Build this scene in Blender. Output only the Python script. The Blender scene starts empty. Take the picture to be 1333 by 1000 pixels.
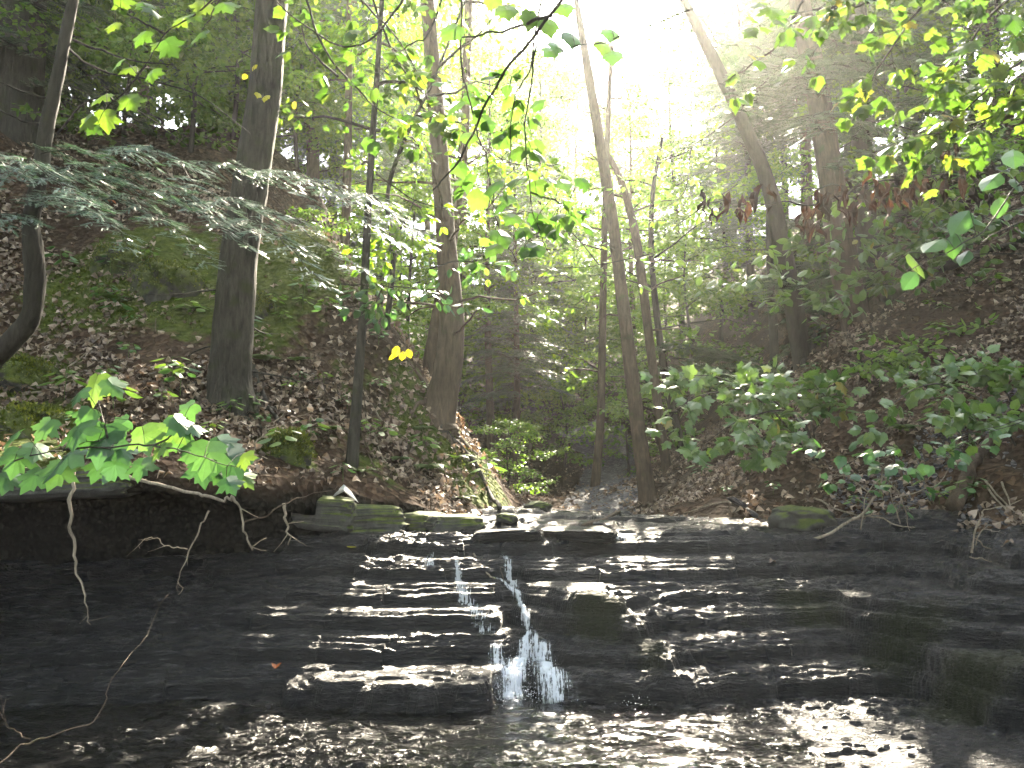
import bpy, math, random
import numpy as np
SEED = 11
rng = np.random.default_rng(SEED)
rnd = random.Random(SEED)
C = bpy.context.scene.collection
D2R = math.radians
F = 1037.0
PITCH = D2R(5.5)
CAM = np.array([0.0, 0.0, 1.5])
CP, SP = math.cos(PITCH), math.sin(PITCH)


def P(px, py, D):
    cx, cy = (px - 666.5) / F, (500 - py) / F
    d = np.array([cx, CP - cy * SP, SP + cy * CP])
    return CAM + d * (D / d[1])


def nrm(v):
    v = np.asarray(v, float)
    return v / np.maximum(np.linalg.norm(v, axis=-1, keepdims=True), 1e-9)


# ------------------------------------------------------------------ noise
_T = np.random.default_rng(3).random((256, 256))


def vnoise(x, y):
    x = np.asarray(x, float); y = np.asarray(y, float)
    xi = np.floor(x).astype(int); yi = np.floor(y).astype(int)
    fx = x - xi; fy = y - yi
    fx = fx * fx * (3 - 2 * fx); fy = fy * fy * (3 - 2 * fy)
    a = _T[xi & 255, yi & 255]; b = _T[(xi + 1) & 255, yi & 255]
    c = _T[xi & 255, (yi + 1) & 255]; d = _T[(xi + 1) & 255, (yi + 1) & 255]
    return (a * (1 - fx) + b * fx) * (1 - fy) + (c * (1 - fx) + d * fx) * fy


def fbm(x, y, o=4, s=0.0):
    r = 0; a = 1.0; t = 0
    for k in range(o):
        r = r + a * (vnoise(x * 2 ** k + 17.3 * k + s, y * 2 ** k + 9.1 * k + s * 1.7) - .5); t += a; a *= .5
    return r / t * 2


def sstep(a, b, x):
    t = np.clip((x - a) / (b - a), 0, 1)
    return t * t * (3 - 2 * t)


# ------------------------------------------------------------------ mesh builder
class MB:
    def __init__(s):
        s.V = []; s.T = []; s.Q = []; s.n = 0

    def add(s, v, t=None, q=None):
        v = np.asarray(v, float).reshape(-1, 3)
        if t is not None and len(t): s.T.append(np.asarray(t, int).reshape(-1, 3) + s.n)
        if q is not None and len(q): s.Q.append(np.asarray(q, int).reshape(-1, 4) + s.n)
        s.V.append(v); s.n += len(v)

    def mesh(s, name, mat, smooth=False, off=(0, 0, 0)):
        me = bpy.data.meshes.new(name)
        V = np.concatenate(s.V) - np.asarray(off, float)
        T = np.concatenate(s.T) if s.T else np.zeros((0, 3), int)
        Q = np.concatenate(s.Q) if s.Q else np.zeros((0, 4), int)
        loops = np.concatenate([T.ravel(), Q.ravel()]).astype(np.int32)
        st = np.concatenate([np.arange(len(T)) * 3, len(T) * 3 + np.arange(len(Q)) * 4]).astype(np.int32)
        me.vertices.add(len(V)); me.vertices.foreach_set('co', V.astype(np.float32).ravel())
        me.loops.add(len(loops)); me.loops.foreach_set('vertex_index', loops)
        me.polygons.add(len(st)); me.polygons.foreach_set('loop_start', st)
        me.polygons.foreach_set('use_smooth', np.full(len(st), smooth, bool))
        me.update(calc_edges=True); me.validate()
        me.materials.append(mat)
        return me

    def build(s, name, mat, parent=None, smooth=False, loc=None):
        off = np.zeros(3)
        if parent is not None:
            off = np.array(parent.get('_loc', parent.parent.get('_loc', (0, 0, 0)) if parent.parent else (0, 0, 0)))
        elif loc is not None:
            off = np.asarray(loc, float)
        o = bpy.data.objects.new(name, s.mesh(name, mat, smooth, off))
        C.objects.link(o)
        if parent is not None:
            o.parent = parent
        elif loc is not None:
            o.location = off
        return o

    def tube(s, pts, rad, n=8, cap=True, wob=0.0, seed=0):
        pts = np.asarray(pts, float); m = len(pts)
        rad = np.broadcast_to(np.asarray(rad, float), (m,))
        tg = nrm(np.gradient(pts, axis=0))
        ref = np.array([1.0, 0, 0]) if abs(tg[0][0]) < .8 else np.array([0, 1.0, 0])
        A = np.zeros((m, 3)); u = ref
        for i in range(m):
            u = u - tg[i] * np.dot(u, tg[i]); u = u / max(np.linalg.norm(u), 1e-9); A[i] = u
        B = np.cross(tg, A)
        th = np.linspace(0, 2 * math.pi, n, endpoint=False)
        rr = rad[:, None] * np.ones((1, n))
        if wob:
            L = np.arange(m)[:, None] * .35
            rr = rr * (1 + wob * fbm(np.cos(th)[None] * 1.3 + seed + L * .3, np.sin(th)[None] * 1.3 + L, 3))
        v = pts[:, None] + (A[:, None] * np.cos(th)[None, :, None] + B[:, None] * np.sin(th)[None, :, None]) * rr[..., None]
        i = np.arange(m - 1)[:, None]; j = np.arange(n)[None]
        q = np.stack([i * n + j, i * n + (j + 1) % n, (i + 1) * n + (j + 1) % n, (i + 1) * n + j], -1).reshape(-1, 4)
        v = v.reshape(-1, 3)
        t = []
        if cap:
            v = np.vstack([v, pts[:1], pts[-1:]])
            a, b = m * n, m * n + 1
            for k in range(n):
                t.append((a, (k + 1) % n, k)); t.append((b, (m - 1) * n + k, (m - 1) * n + (k + 1) % n))
        s.add(v, t, q)

    def place(s, tmpl, pos, yd, zd, sc):
        """many copies of a small leaf template: y = length axis, z = face normal"""
        tv, tt = tmpl
        pos = np.asarray(pos, float).reshape(-1, 3)
        if not len(pos): return
        yd = nrm(yd); zd = np.asarray(zd, float)
        xd = nrm(np.cross(yd, zd)); zd = np.cross(xd, yd)
        sc = np.broadcast_to(np.asarray(sc, float), (len(pos),))[:, None, None]
        v = (tv[None, :, 0:1] * xd[:, None] + tv[None, :, 1:2] * yd[:, None] + tv[None, :, 2:3] * zd[:, None]) * sc + pos[:, None]
        t = tt[None] + (np.arange(len(pos)) * len(tv))[:, None, None]
        s.add(v.reshape(-1, 3), t.reshape(-1, 3))


def smooth_path(pts, k=8):
    """Catmull-Rom through the points"""
    p = np.asarray(pts, float)
    if len(p) < 3:
        t = np.linspace(0, 1, k + 1)[:, None]
        return p[0] * (1 - t) + p[-1] * t
    q = np.vstack([2 * p[0] - p[1], p, 2 * p[-1] - p[-2]])
    out = []
    for i in range(1, len(q) - 2):
        for t in np.linspace(0, 1, k, endpoint=False):
            a, b, c, d = q[i - 1], q[i], q[i + 1], q[i + 2]
            out.append(.5 * (2 * b + (c - a) * t + (2 * a - 5 * b + 4 * c - d) * t * t + (3 * b - a - 3 * c + d) * t ** 3))
    out.append(p[-1])
    return np.array(out)


def jitter_path(pts, amp, seed):
    n = len(pts); t = np.arange(n) * .45
    j = np.stack([fbm(t + seed, t * 0 + 1.3, 2), fbm(t + seed + 40, t * 0 + 5.1, 2), fbm(t + seed + 80, t * 0 + 9.7, 2)], -1)
    w = np.minimum(np.arange(n), 4)[:, None] / 4
    return pts + j * amp * w


# ------------------------------------------------------------------ materials
def new_mat(name):
    m = bpy.data.materials.new(name); m.use_nodes = True
    nt = m.node_tree; nt.nodes.clear()
    return m, nt


def node(nt, typ, **kw):
    n = nt.nodes.new(typ)
    for k, v in kw.items():
        if k == 'inp':
            for a, b in v.items(): n.inputs[a].default_value = b
        else:
            setattr(n, k, v)
    return n


def ramp(nt, fac, stops):
    r = node(nt, 'ShaderNodeValToRGB')
    e = r.color_ramp.elements
    while len(e) < len(stops): e.new(.5)
    for el, (p, c) in zip(e, stops):
        el.position = p; el.color = tuple(c) + (1,)
    nt.links.new(fac, r.inputs[0])
    return r.outputs[0]


def leaf_mat(name, stops, tr=.5, trcol=(1.25, 1.35, .6), rough=.45, spec=.4):
    m, nt = new_mat(name); L = nt.links.new
    g = node(nt, 'ShaderNodeNewGeometry')
    col = ramp(nt, g.outputs['Random Per Island'], stops)
    tc = node(nt, 'ShaderNodeTexCoord')
    nz = node(nt, 'ShaderNodeTexNoise', inp={'Scale': 60.0, 'Detail': 2.0})
    L(tc.outputs['Object'], nz.inputs['Vector'])
    var = node(nt, 'ShaderNodeMix', data_type='RGBA', blend_type='MULTIPLY', inp={0: .35})
    L(col, var.inputs[6]); L(nz.outputs[0], var.inputs[7])
    p = node(nt, 'ShaderNodeBsdfPrincipled', inp={'Roughness': rough, 'Specular IOR Level': spec})
    L(var.outputs[2], p.inputs['Base Color'])
    mul = node(nt, 'ShaderNodeMix', data_type='RGBA', blend_type='MULTIPLY', inp={0: 1.0, 7: tuple(trcol) + (1,)})
    L(var.outputs[2], mul.inputs[6])
    t = node(nt, 'ShaderNodeBsdfTranslucent'); L(mul.outputs[2], t.inputs[0])
    mx = node(nt, 'ShaderNodeMixShader', inp={0: tr})
    L(p.outputs[0], mx.inputs[1]); L(t.outputs[0], mx.inputs[2])
    o = node(nt, 'ShaderNodeOutputMaterial'); L(mx.outputs[0], o.inputs[0])
    return m


def bark_mat(name, c0, c1, moss=None, scale=1.0, bump=.6, mossamt=.55):
    m, nt = new_mat(name); L = nt.links.new
    tc = node(nt, 'ShaderNodeTexCoord')
    mp = node(nt, 'ShaderNodeMapping'); mp.inputs['Scale'].default_value = (22 * scale, 22 * scale, 4.5 * scale)
    L(tc.outputs['Object'], mp.inputs[0])
    n1 = node(nt, 'ShaderNodeTexNoise', inp={'Scale': 1.0, 'Detail': 6.0, 'Roughness': .65, 'Distortion': .6})
    L(mp.outputs[0], n1.inputs['Vector'])
    v = node(nt, 'ShaderNodeTexVoronoi', feature='DISTANCE_TO_EDGE', inp={'Scale': .8})
    L(mp.outputs[0], v.inputs['Vector'])
    n2 = node(nt, 'ShaderNodeTexNoise', inp={'Scale': 3.0, 'Detail': 4.0})
    L(tc.outputs['Object'], n2.inputs['Vector'])
    col = ramp(nt, n1.outputs[0], [(.3, c0), (.7, c1)])
    big = node(nt, 'ShaderNodeMix', data_type='RGBA', blend_type='MULTIPLY', inp={0: .7})
    L(col, big.inputs[6]); L(ramp(nt, n2.outputs[0], [(.3, (.5, .5, .5)), (.7, (1.2, 1.2, 1.2))]), big.inputs[7])
    cur = big.outputs[2]
    if moss:
        n3 = node(nt, 'ShaderNodeTexNoise', inp={'Scale': 5.0, 'Detail': 5.0})
        L(tc.outputs['Object'], n3.inputs['Vector'])
        f = ramp(nt, n3.outputs[0], [(mossamt - .06, (0, 0, 0)), (mossamt + .1, (1, 1, 1))])
        mm = node(nt, 'ShaderNodeMix', data_type='RGBA'); L(f, mm.inputs[0]); L(cur, mm.inputs[6])
        mm.inputs[7].default_value = tuple(moss) + (1,); cur = mm.outputs[2]
    ad = node(nt, 'ShaderNodeMath', operation='ADD'); L(n1.outputs[0], ad.inputs[0])
    mu = node(nt, 'ShaderNodeMath', operation='MULTIPLY', inp={1: .6}); L(v.outputs[0], mu.inputs[0]); L(mu.outputs[0], ad.inputs[1])
    b = node(nt, 'ShaderNodeBump', inp={'Strength': bump, 'Distance': .03}); L(ad.outputs[0], b.inputs['Height'])
    p = node(nt, 'ShaderNodeBsdfPrincipled', inp={'Roughness': .85, 'Specular IOR Level': .25})
    L(cur, p.inputs['Base Color']); L(b.outputs[0], p.inputs['Normal'])
    o = node(nt, 'ShaderNodeOutputMaterial'); L(p.outputs[0], o.inputs[0])
    return m


def ground_mat(name='forest_soil'):
    m, nt = new_mat(name); L = nt.links.new
    tc = node(nt, 'ShaderNodeTexCoord')
    n1 = node(nt, 'ShaderNodeTexNoise', inp={'Scale': 9.0, 'Detail': 8.0, 'Roughness': .7}); L(tc.outputs['Object'], n1.inputs['Vector'])
    vo = node(nt, 'ShaderNodeTexVoronoi', inp={'Scale': 17.0, 'Randomness': 1.0}); L(tc.outputs['Object'], vo.inputs['Vector'])
    vcol = ramp(nt, vo.outputs['Color'], [(0, (.022, .013, .008)), (.55, (.05, .03, .02)), (.85, (.12, .075, .05)), (1, (.2, .14, .1))])
    soil = ramp(nt, n1.outputs[0], [(.3, (.012, .008, .006)), (.6, (.04, .026, .018)), (.8, (.09, .06, .045))])
    n2 = node(nt, 'ShaderNodeTexNoise', inp={'Scale': 1.2, 'Detail': 4.0}); L(tc.outputs['Object'], n2.inputs['Vector'])
    mx = node(nt, 'ShaderNodeMix', data_type='RGBA')
    L(ramp(nt, n2.outputs[0], [(.4, (.1, .1, .1)), (.6, (.9, .9, .9))]), mx.inputs[0]); L(soil, mx.inputs[6]); L(vcol, mx.inputs[7])
    at = node(nt, 'ShaderNodeAttribute', attribute_name='moss')
    n3 = node(nt, 'ShaderNodeTexNoise', inp={'Scale': 6.0, 'Detail': 8.0, 'Roughness': .65}); L(tc.outputs['Object'], n3.inputs['Vector'])
    ml = node(nt, 'ShaderNodeMath', operation='MULTIPLY_ADD', inp={1: 1.1, 2: -.35}); L(at.outputs['Fac'], ml.inputs[0])
    ad = node(nt, 'ShaderNodeMath', operation='ADD'); L(ml.outputs[0], ad.inputs[0]); L(n3.outputs[0], ad.inputs[1])
    f = ramp(nt, ad.outputs[0], [(.48, (0, 0, 0)), (.62, (1, 1, 1))])
    moss = ramp(nt, n1.outputs[0], [(.3, (.02, .03, .006)), (.55, (.055, .07, .012)), (.8, (.12, .13, .025))])
    m2 = node(nt, 'ShaderNodeMix', data_type='RGBA'); L(f, m2.inputs[0]); L(mx.outputs[2], m2.inputs[6]); L(moss, m2.inputs[7])
    cl = node(nt, 'ShaderNodeAttribute', attribute_name='bedrock_shade')
    m3 = node(nt, 'ShaderNodeMix', data_type='RGBA', inp={7: (.007, .0065, .006, 1)}); L(cl.outputs['Fac'], m3.inputs[0]); L(m2.outputs[2], m3.inputs[6]); m2 = m3  # near-black shale tone that also paints in the shade of the undercut
    b = node(nt, 'ShaderNodeBump', inp={'Strength': .9, 'Distance': .04})
    hs = node(nt, 'ShaderNodeMath', operation='ADD'); L(n1.outputs[0], hs.inputs[0]); L(vo.outputs['Distance'], hs.inputs[1])
    L(hs.outputs[0], b.inputs['Height'])
    p = node(nt, 'ShaderNodeBsdfPrincipled', inp={'Roughness': .9, 'Specular IOR Level': .08})
    L(m2.outputs[2], p.inputs['Base Color']); L(b.outputs[0], p.inputs['Normal'])
    o = node(nt, 'ShaderNodeOutputMaterial'); L(p.outputs[0], o.inputs[0])
    return m


def shale_mat(name, wet=True, moss=.0, tint=1.0):
    m, nt = new_mat(name); L = nt.links.new
    tc = node(nt, 'ShaderNodeTexCoord')
    mp = node(nt, 'ShaderNodeMapping'); mp.inputs['Scale'].default_value = (5, 9, 40); L(tc.outputs['Object'], mp.inputs[0])
    n1 = node(nt, 'ShaderNodeTexNoise', inp={'Scale': 1.6, 'Detail': 8.0, 'Roughness': .65}); L(mp.outputs[0], n1.inputs['Vector'])
    mp2 = node(nt, 'ShaderNodeMapping'); mp2.inputs['Scale'].default_value = (22, 55, 60); L(tc.outputs['Object'], mp2.inputs[0])
    n2 = node(nt, 'ShaderNodeTexNoise', inp={'Scale': 1.5, 'Detail': 6.0, 'Roughness': .6}); L(mp2.outputs[0], n2.inputs['Vector'])
    n4 = node(nt, 'ShaderNodeTexNoise', inp={'Scale': 1.1, 'Detail': 3.0}); L(tc.outputs['Object'], n4.inputs['Vector'])
    t = tint
    col = ramp(nt, n1.outputs[0], [(.3, (.003 * t, .003 * t, .004 * t)), (.5, (.009 * t, .0085 * t, .010 * t)), (.6, (.025 * t, .023 * t, .025 * t)), (.7, (.1 * min(t, 3), .092 * min(t, 3), .095 * min(t, 3)))])
    at = node(nt, 'ShaderNodeAttribute', attribute_name='moss')
    ad = node(nt, 'ShaderNodeMath', operation='MULTIPLY'); L(at.outputs['Fac'], ad.inputs[0]); L(n2.outputs[0], ad.inputs[1])
    f = ramp(nt, ad.outputs[0], [(.3, (0, 0, 0)), (.5, (1, 1, 1))])
    mm = node(nt, 'ShaderNodeMix', data_type='RGBA'); L(f, mm.inputs[0]); L(col, mm.inputs[6]); mm.inputs[7].default_value = (.012, .014, .005, 1)
    rr = ramp(nt, n4.outputs[0], [(.3, (.2,) * 3), (.7, (.44,) * 3)]) if wet else ramp(nt, n4.outputs[0], [(.3, (.5,) * 3), (.7, (.8,) * 3)])
    rm = node(nt, 'ShaderNodeMix', data_type='RGBA'); L(f, rm.inputs[0]); L(rr, rm.inputs[6]); rm.inputs[7].default_value = (.85, .85, .85, 1)
    hs = node(nt, 'ShaderNodeMath', operation='MULTIPLY_ADD', inp={1: .8}); L(n2.outputs[0], hs.inputs[0]); L(n1.outputs[0], hs.inputs[2])
    b = node(nt, 'ShaderNodeBump', inp={'Strength': 1.0, 'Distance': .045}); L(hs.outputs[0], b.inputs['Height'])
    p = node(nt, 'ShaderNodeBsdfPrincipled', inp={'Specular IOR Level': .32 if wet else .3})
    L(mm.outputs[2], p.inputs['Base Color']); L(rm.outputs[2], p.inputs['Roughness']); L(b.outputs[0], p.inputs['Normal'])
    o = node(nt, 'ShaderNodeOutputMaterial'); L(p.outputs[0], o.inputs[0])
    return m


def mossrock_mat(name, mossamt=.5):
    m, nt = new_mat(name); L = nt.links.new
    tc = node(nt, 'ShaderNodeTexCoord')
    n1 = node(nt, 'ShaderNodeTexNoise', inp={'Scale': 9.0, 'Detail': 8.0, 'Roughness': .7}); L(tc.outputs['Object'], n1.inputs['Vector'])
    n2 = node(nt, 'ShaderNodeTexNoise', inp={'Scale': 3.0, 'Detail': 5.0}); L(tc.outputs['Object'], n2.inputs['Vector'])
    g = node(nt, 'ShaderNodeNewGeometry'); sx = node(nt, 'ShaderNodeSeparateXYZ'); L(g.outputs['Normal'], sx.inputs[0])
    ad = node(nt, 'ShaderNodeMath', operation='MULTIPLY_ADD', inp={1: .35}); L(sx.outputs[2], ad.inputs[0]); L(n2.outputs[0], ad.inputs[2])
    f = ramp(nt, ad.outputs[0], [(1 - mossamt - .06, (0, 0, 0)), (1 - mossamt + .08, (1, 1, 1))])
    rock = ramp(nt, n1.outputs[0], [(.3, (.02, .019, .018)), (.6, (.06, .057, .052)), (.8, (.14, .13, .12))])
    moss = ramp(nt, n1.outputs[0], [(.3, (.02, .03, .006)), (.55, (.06, .075, .012)), (.8, (.13, .14, .025))])
    mm = node(nt, 'ShaderNodeMix', data_type='RGBA'); L(f, mm.inputs[0]); L(rock, mm.inputs[6]); L(moss, mm.inputs[7])
    b = node(nt, 'ShaderNodeBump', inp={'Strength': .8, 'Distance': .02}); L(n1.outputs[0], b.inputs['Height'])
    p = node(nt, 'ShaderNodeBsdfPrincipled', inp={'Roughness': .8, 'Specular IOR Level': .3})
    L(mm.outputs[2], p.inputs['Base Color']); L(b.outputs[0], p.inputs['Normal'])
    o = node(nt, 'ShaderNodeOutputMaterial'); L(p.outputs[0], o.inputs[0])
    return m


def water_mat(name, foam=0.0):
    m, nt = new_mat(name); L = nt.links.new
    tr = node(nt, 'ShaderNodeBsdfTransparent'); gl = node(nt, 'ShaderNodeBsdfGlossy', inp={'Roughness': .05})
    fr = node(nt, 'ShaderNodeFresnel', inp={'IOR': 1.33})
    tc = node(nt, 'ShaderNodeTexCoord')
    mp = node(nt, 'ShaderNodeMapping'); mp.inputs['Scale'].default_value = (16, 22, 16); L(tc.outputs['Object'], mp.inputs[0])
    n1 = node(nt, 'ShaderNodeTexNoise', inp={'Scale': 1.0, 'Detail': 5.0, 'Distortion': .8}); L(mp.outputs[0], n1.inputs['Vector'])
    b = node(nt, 'ShaderNodeBump', inp={'Strength': .3, 'Distance': .02}); L(n1.outputs[0], b.inputs['Height'])
    L(b.outputs[0], gl.inputs['Normal']); L(b.outputs[0], fr.inputs['Normal'])
    mx = node(nt, 'ShaderNodeMixShader'); L(fr.outputs[0], mx.inputs[0]); L(tr.outputs[0], mx.inputs[1]); L(gl.outputs[0], mx.inputs[2])
    out = mx.outputs[0]
    if foam:
        d = node(nt, 'ShaderNodeBsdfPrincipled', inp={'Base Color': (.8, .82, .86, 1), 'Roughness': .25})
        t2 = node(nt, 'ShaderNodeBsdfTranslucent', inp={'Color': (.8, .84, .9, 1)})
        a = node(nt, 'ShaderNodeMixShader', inp={0: .5}); L(d.outputs[0], a.inputs[1]); L(t2.outputs[0], a.inputs[2])
        m2 = node(nt, 'ShaderNodeMixShader', inp={0: foam}); L(out, m2.inputs[1]); L(a.outputs[0], m2.inputs[2]); out = m2.outputs[0]
    o = node(nt, 'ShaderNodeOutputMaterial'); L(out, o.inputs[0])
    return m


M = {}
M['soil'] = ground_mat()
M['shale'] = shale_mat('wet_shale')
M['shale_dry'] = shale_mat('dry_shale', wet=False, tint=8)
M['mossrock'] = mossrock_mat('mossy_rock', .3)
M['mossrock2'] = mossrock_mat('very_mossy_rock', .5)
M['water'] = water_mat('clear_water')
def foam_mat():
    m, nt = new_mat('white_water'); L = nt.links.new
    tc = node(nt, 'ShaderNodeTexCoord'); mp = node(nt, 'ShaderNodeMapping'); mp.inputs['Scale'].default_value = (70, 5, 7); L(tc.outputs['Object'], mp.inputs[0])
    n1 = node(nt, 'ShaderNodeTexNoise', inp={'Scale': 1.0, 'Detail': 4.0, 'Roughness': .55, 'Distortion': 1.2}); L(mp.outputs[0], n1.inputs['Vector'])
    n2 = node(nt, 'ShaderNodeTexNoise', inp={'Scale': 34.0, 'Detail': 4.0}); L(tc.outputs['Object'], n2.inputs['Vector'])
    ad = node(nt, 'ShaderNodeMath', operation='MULTIPLY_ADD', inp={1: .5}); L(n2.outputs[0], ad.inputs[0]); L(n1.outputs[0], ad.inputs[2])
    at = node(nt, 'ShaderNodeAttribute', attribute_name='edge')
    a2 = node(nt, 'ShaderNodeMath', operation='MULTIPLY_ADD', inp={1: .32}); L(at.outputs['Fac'], a2.inputs[0]); L(ad.outputs[0], a2.inputs[2])
    al = ramp(nt, a2.outputs[0], [(.78, (0, 0, 0)), (.97, (.12, .12, .12)), (1.25, (.75, .75, .75))])
    tr = node(nt, 'ShaderNodeBsdfTransparent')
    d = node(nt, 'ShaderNodeBsdfPrincipled', inp={'Base Color': (.8, .82, .88, 1), 'Roughness': .2})
    t2 = node(nt, 'ShaderNodeBsdfTranslucent', inp={'Color': (.85, .88, .95, 1)})
    a = node(nt, 'ShaderNodeMixShader', inp={0: .6}); L(d.outputs[0], a.inputs[1]); L(t2.outputs[0], a.inputs[2])
    mx = node(nt, 'ShaderNodeMixShader'); L(al, mx.inputs[0]); L(tr.outputs[0], mx.inputs[1]); L(a.outputs[0], mx.inputs[2])
    o = node(nt, 'ShaderNodeOutputMaterial'); L(mx.outputs[0], o.inputs[0]); return m


M['foam'] = foam_mat()
M['bark_grey'] = bark_mat('grey_bark', (.010, .009, .008), (.065, .058, .05), (.022, .028, .009), mossamt=.6, bump=.9)
M['bark_dark'] = bark_mat('dark_bark', (.014, .012, .01), (.05, .042, .036), (.03, .035, .01), mossamt=.66)
M['bark_brown'] = bark_mat('brown_bark', (.035, .024, .017), (.12, .085, .062), (.04, .05, .014), mossamt=.68)
M['bark_thin'] = bark_mat('twig_bark', (.02, .016, .013), (.06, .05, .042), scale=3)
M['bark_pale'] = bark_mat('pale_dead_wood', (.12, .095, .07), (.34, .28, .22), scale=2.5)
M['maple_lime'] = leaf_mat('maple_leaf_lime', [(0, (.05, .11, .025)), (.55, (.085, .15, .03)), (.95, (.125, .18, .035)), (1, (.26, .2, .04))], tr=.52, trcol=(1.15, 1.25, .5))
M['maple_green'] = leaf_mat('maple_leaf_green', [(0, (.05, .11, .03)), (.6, (.08, .15, .04)), (1, (.11, .18, .045))], tr=.55, trcol=(1.15, 1.3, .6), rough=.4)
M['maple_cool'] = leaf_mat('maple_leaf_cool', [(0, (.035, .09, .04)), (.5, (.07, .16, .06)), (.85, (.1, .2, .065)), (1, (.14, .2, .04))], tr=.35, rough=.38, spec=.5)
M['shrub'] = leaf_mat('shrub_leaf', [(0, (.06, .13, .035)), (.6, (.12, .21, .055)), (.97, (.17, .26, .07)), (1, (.3, .24, .05))], tr=.4, rough=.28, spec=.7)
M['far_lime'] = leaf_mat('canopy_leaf_lime', [(0, (0.070, 0.147, 0.014)), (.5, (0.120, 0.221, 0.024)), (1, (0.210, 0.304, 0.036))], tr=.6, trcol=(1.5, 1.65, .55))
M['far_green'] = leaf_mat('canopy_leaf_green', [(0, (0.079, 0.157, 0.028)), (.5, (0.126, 0.224, 0.040)), (1, (0.200, 0.302, 0.056))], tr=.52, trcol=(1.3, 1.35, .65))
M['hemlock'] = leaf_mat('hemlock_needle', [(0, (.035, .075, .04)), (.6, (.06, .115, .06)), (1, (.1, .16, .075))], tr=.35, trcol=(1.2, 1.3, .7), rough=.35, spec=.5)
M['hemlock_blue'] = leaf_mat('hemlock_needle_bluish', [(0, (0.039, 0.091, 0.063)), (.6, (0.070, 0.140, 0.098)), (1, (0.112, 0.189, 0.112))], tr=.25, trcol=(1.2, 1.3, .8), rough=.35, spec=.6)
M['fern'] = leaf_mat('fern_green', [(0, (.05, .1, .02)), (1, (.09, .15, .03))], tr=.5)
M['litter'] = leaf_mat('dead_leaf', [(0, (.07, .048, .036)), (.4, (.16, .112, .085)), (.75, (.3, .225, .175)), (1, (.5, .4, .33))], tr=.2, trcol=(1.2, 1, .7), rough=.55)
M['dried'] = leaf_mat('dried_hanging_leaf', [(0, (.012, .007, .005)), (.7, (.035, .018, .011)), (1, (.11, .05, .02))], tr=.15, trcol=(1.2, .9, .5), rough=.7)
M['yellow'] = leaf_mat('yellow_leaf', [(0, (.3, .3, .02)), (1, (.45, .4, .03))], tr=.5, trcol=(1.6, 1.5, .6))
M['mossfuzz'] = leaf_mat('moss_tuft', [(0, (.04, .06, .009)), (.6, (.1, .12, .018)), (1, (.19, .2, .03))], tr=.35)
M['white_leaf'] = leaf_mat('pale_dead_leaf', [(0, (.5, .5, .52)), (1, (.6, .6, .6))], tr=.2, trcol=(1, 1, 1), rough=.6)
M['orange_leaf'] = leaf_mat('orange_dead_leaf', [(0, (.35, .1, .03)), (1, (.5, .16, .05))], tr=.3, trcol=(1.2, .8, .5))

# ------------------------------------------------------------------ leaf templates


def fan(outline, center, zf):
    o = np.array(outline, float); n = len(o)
    v = np.vstack([[center], o])
    z = np.array([zf(x, y) for x, y in v])
    t = np.array([(0, 1 + k, 1 + (k + 1) % n) for k in range(n)])
    return np.column_stack([v, z]), t


def mirror(h):
    return [(x, y) for x, y in h] + [(-x, y) for x, y in h[::-1] if abs(x) > 1e-6]


_fold = lambda x, y: -.28 * abs(x) - .25 * (y - .35) ** 2
MAPLE = fan(mirror([(0, 0), (.2, -.09), (.44, .02), (.38, .12), (.44, .2), (.37, .24), (.66, .5), (.5, .53), (.42, .62), (.25, .55), (.29, .78), (.17, .78), (0, 1.05)]), (0, .3), _fold)
BROAD = fan(mirror([(0, 0), (.22, -.08), (.42, .08), (.46, .3), (.52, .52), (.36, .56), (.3, .7), (.16, .8), (0, 1.02)]), (0, .35), lambda x, y: -.22 * abs(x) - .3 * (y - .3) ** 2)
OVAL = fan(mirror([(0, 0), (.2, .12), (.31, .38), (.25, .68), (0, 1)]), (0, .4), lambda x, y: -.3 * abs(x) - .2 * (y - .4) ** 2)
DIAM = (np.array([[0, 0, 0], [.36, .45, -.1], [0, 1, -.06], [-.36, .45, -.1]], float), np.array([[0, 1, 2], [0, 2, 3]]))
CURL = fan(mirror([(0, 0), (.26, .15), (.4, .4), (.28, .7), (0, 1)]), (0, .45), lambda x, y: 1.2 * x * x + .25 * math.sin(y * 4))
DRY = fan(mirror([(0, 0), (.12, .2), (.2, .5), (.1, .8), (0, 1.1)]), (0, .5), lambda x, y: 3 * x * x + .2 * math.sin(y * 5))


def comb(n, w, wid):
    v = []; t = []
    for k in range(n):
        y = k / n; l = w * (1 - .55 * (k / n) ** 2)
        for s in (-1, 1):
            b = len(v)
            v += [[0, y, 0], [0, y + wid, 0], [s * l, y + .55 * l + .02, -.03 * rnd.random()]]
            t.append((b, b + 1, b + 2))
    b = len(v); v += [[-.012, 0, 0], [.012, 0, 0], [0, 1.05, 0]]; t.append((b, b + 1, b + 2))
    return np.array(v, float), np.array(t)


TWIG_FINE = comb(11, .15, .07)
TWIG_COARSE = comb(5, .32, .17)

# ------------------------------------------------------------------ tagging


def tag(o, label=None, cat=None, group=None, kind=None):
    if label: o['label'] = label
    if cat: o['category'] = cat
    if group: o['group'] = group
    if kind: o['kind'] = kind
    return o


def thing(name, label, cat, loc, group=None, rz=0.0, sc=1.0):
    o = bpy.data.objects.new(name, None); C.objects.link(o)
    o.location = loc; o.rotation_euler = (0, 0, rz); o.scale = (sc,) * 3
    o.empty_display_size = .2
    o['_loc'] = [float(a) for a in loc]
    return tag(o, label, cat, group)


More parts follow.
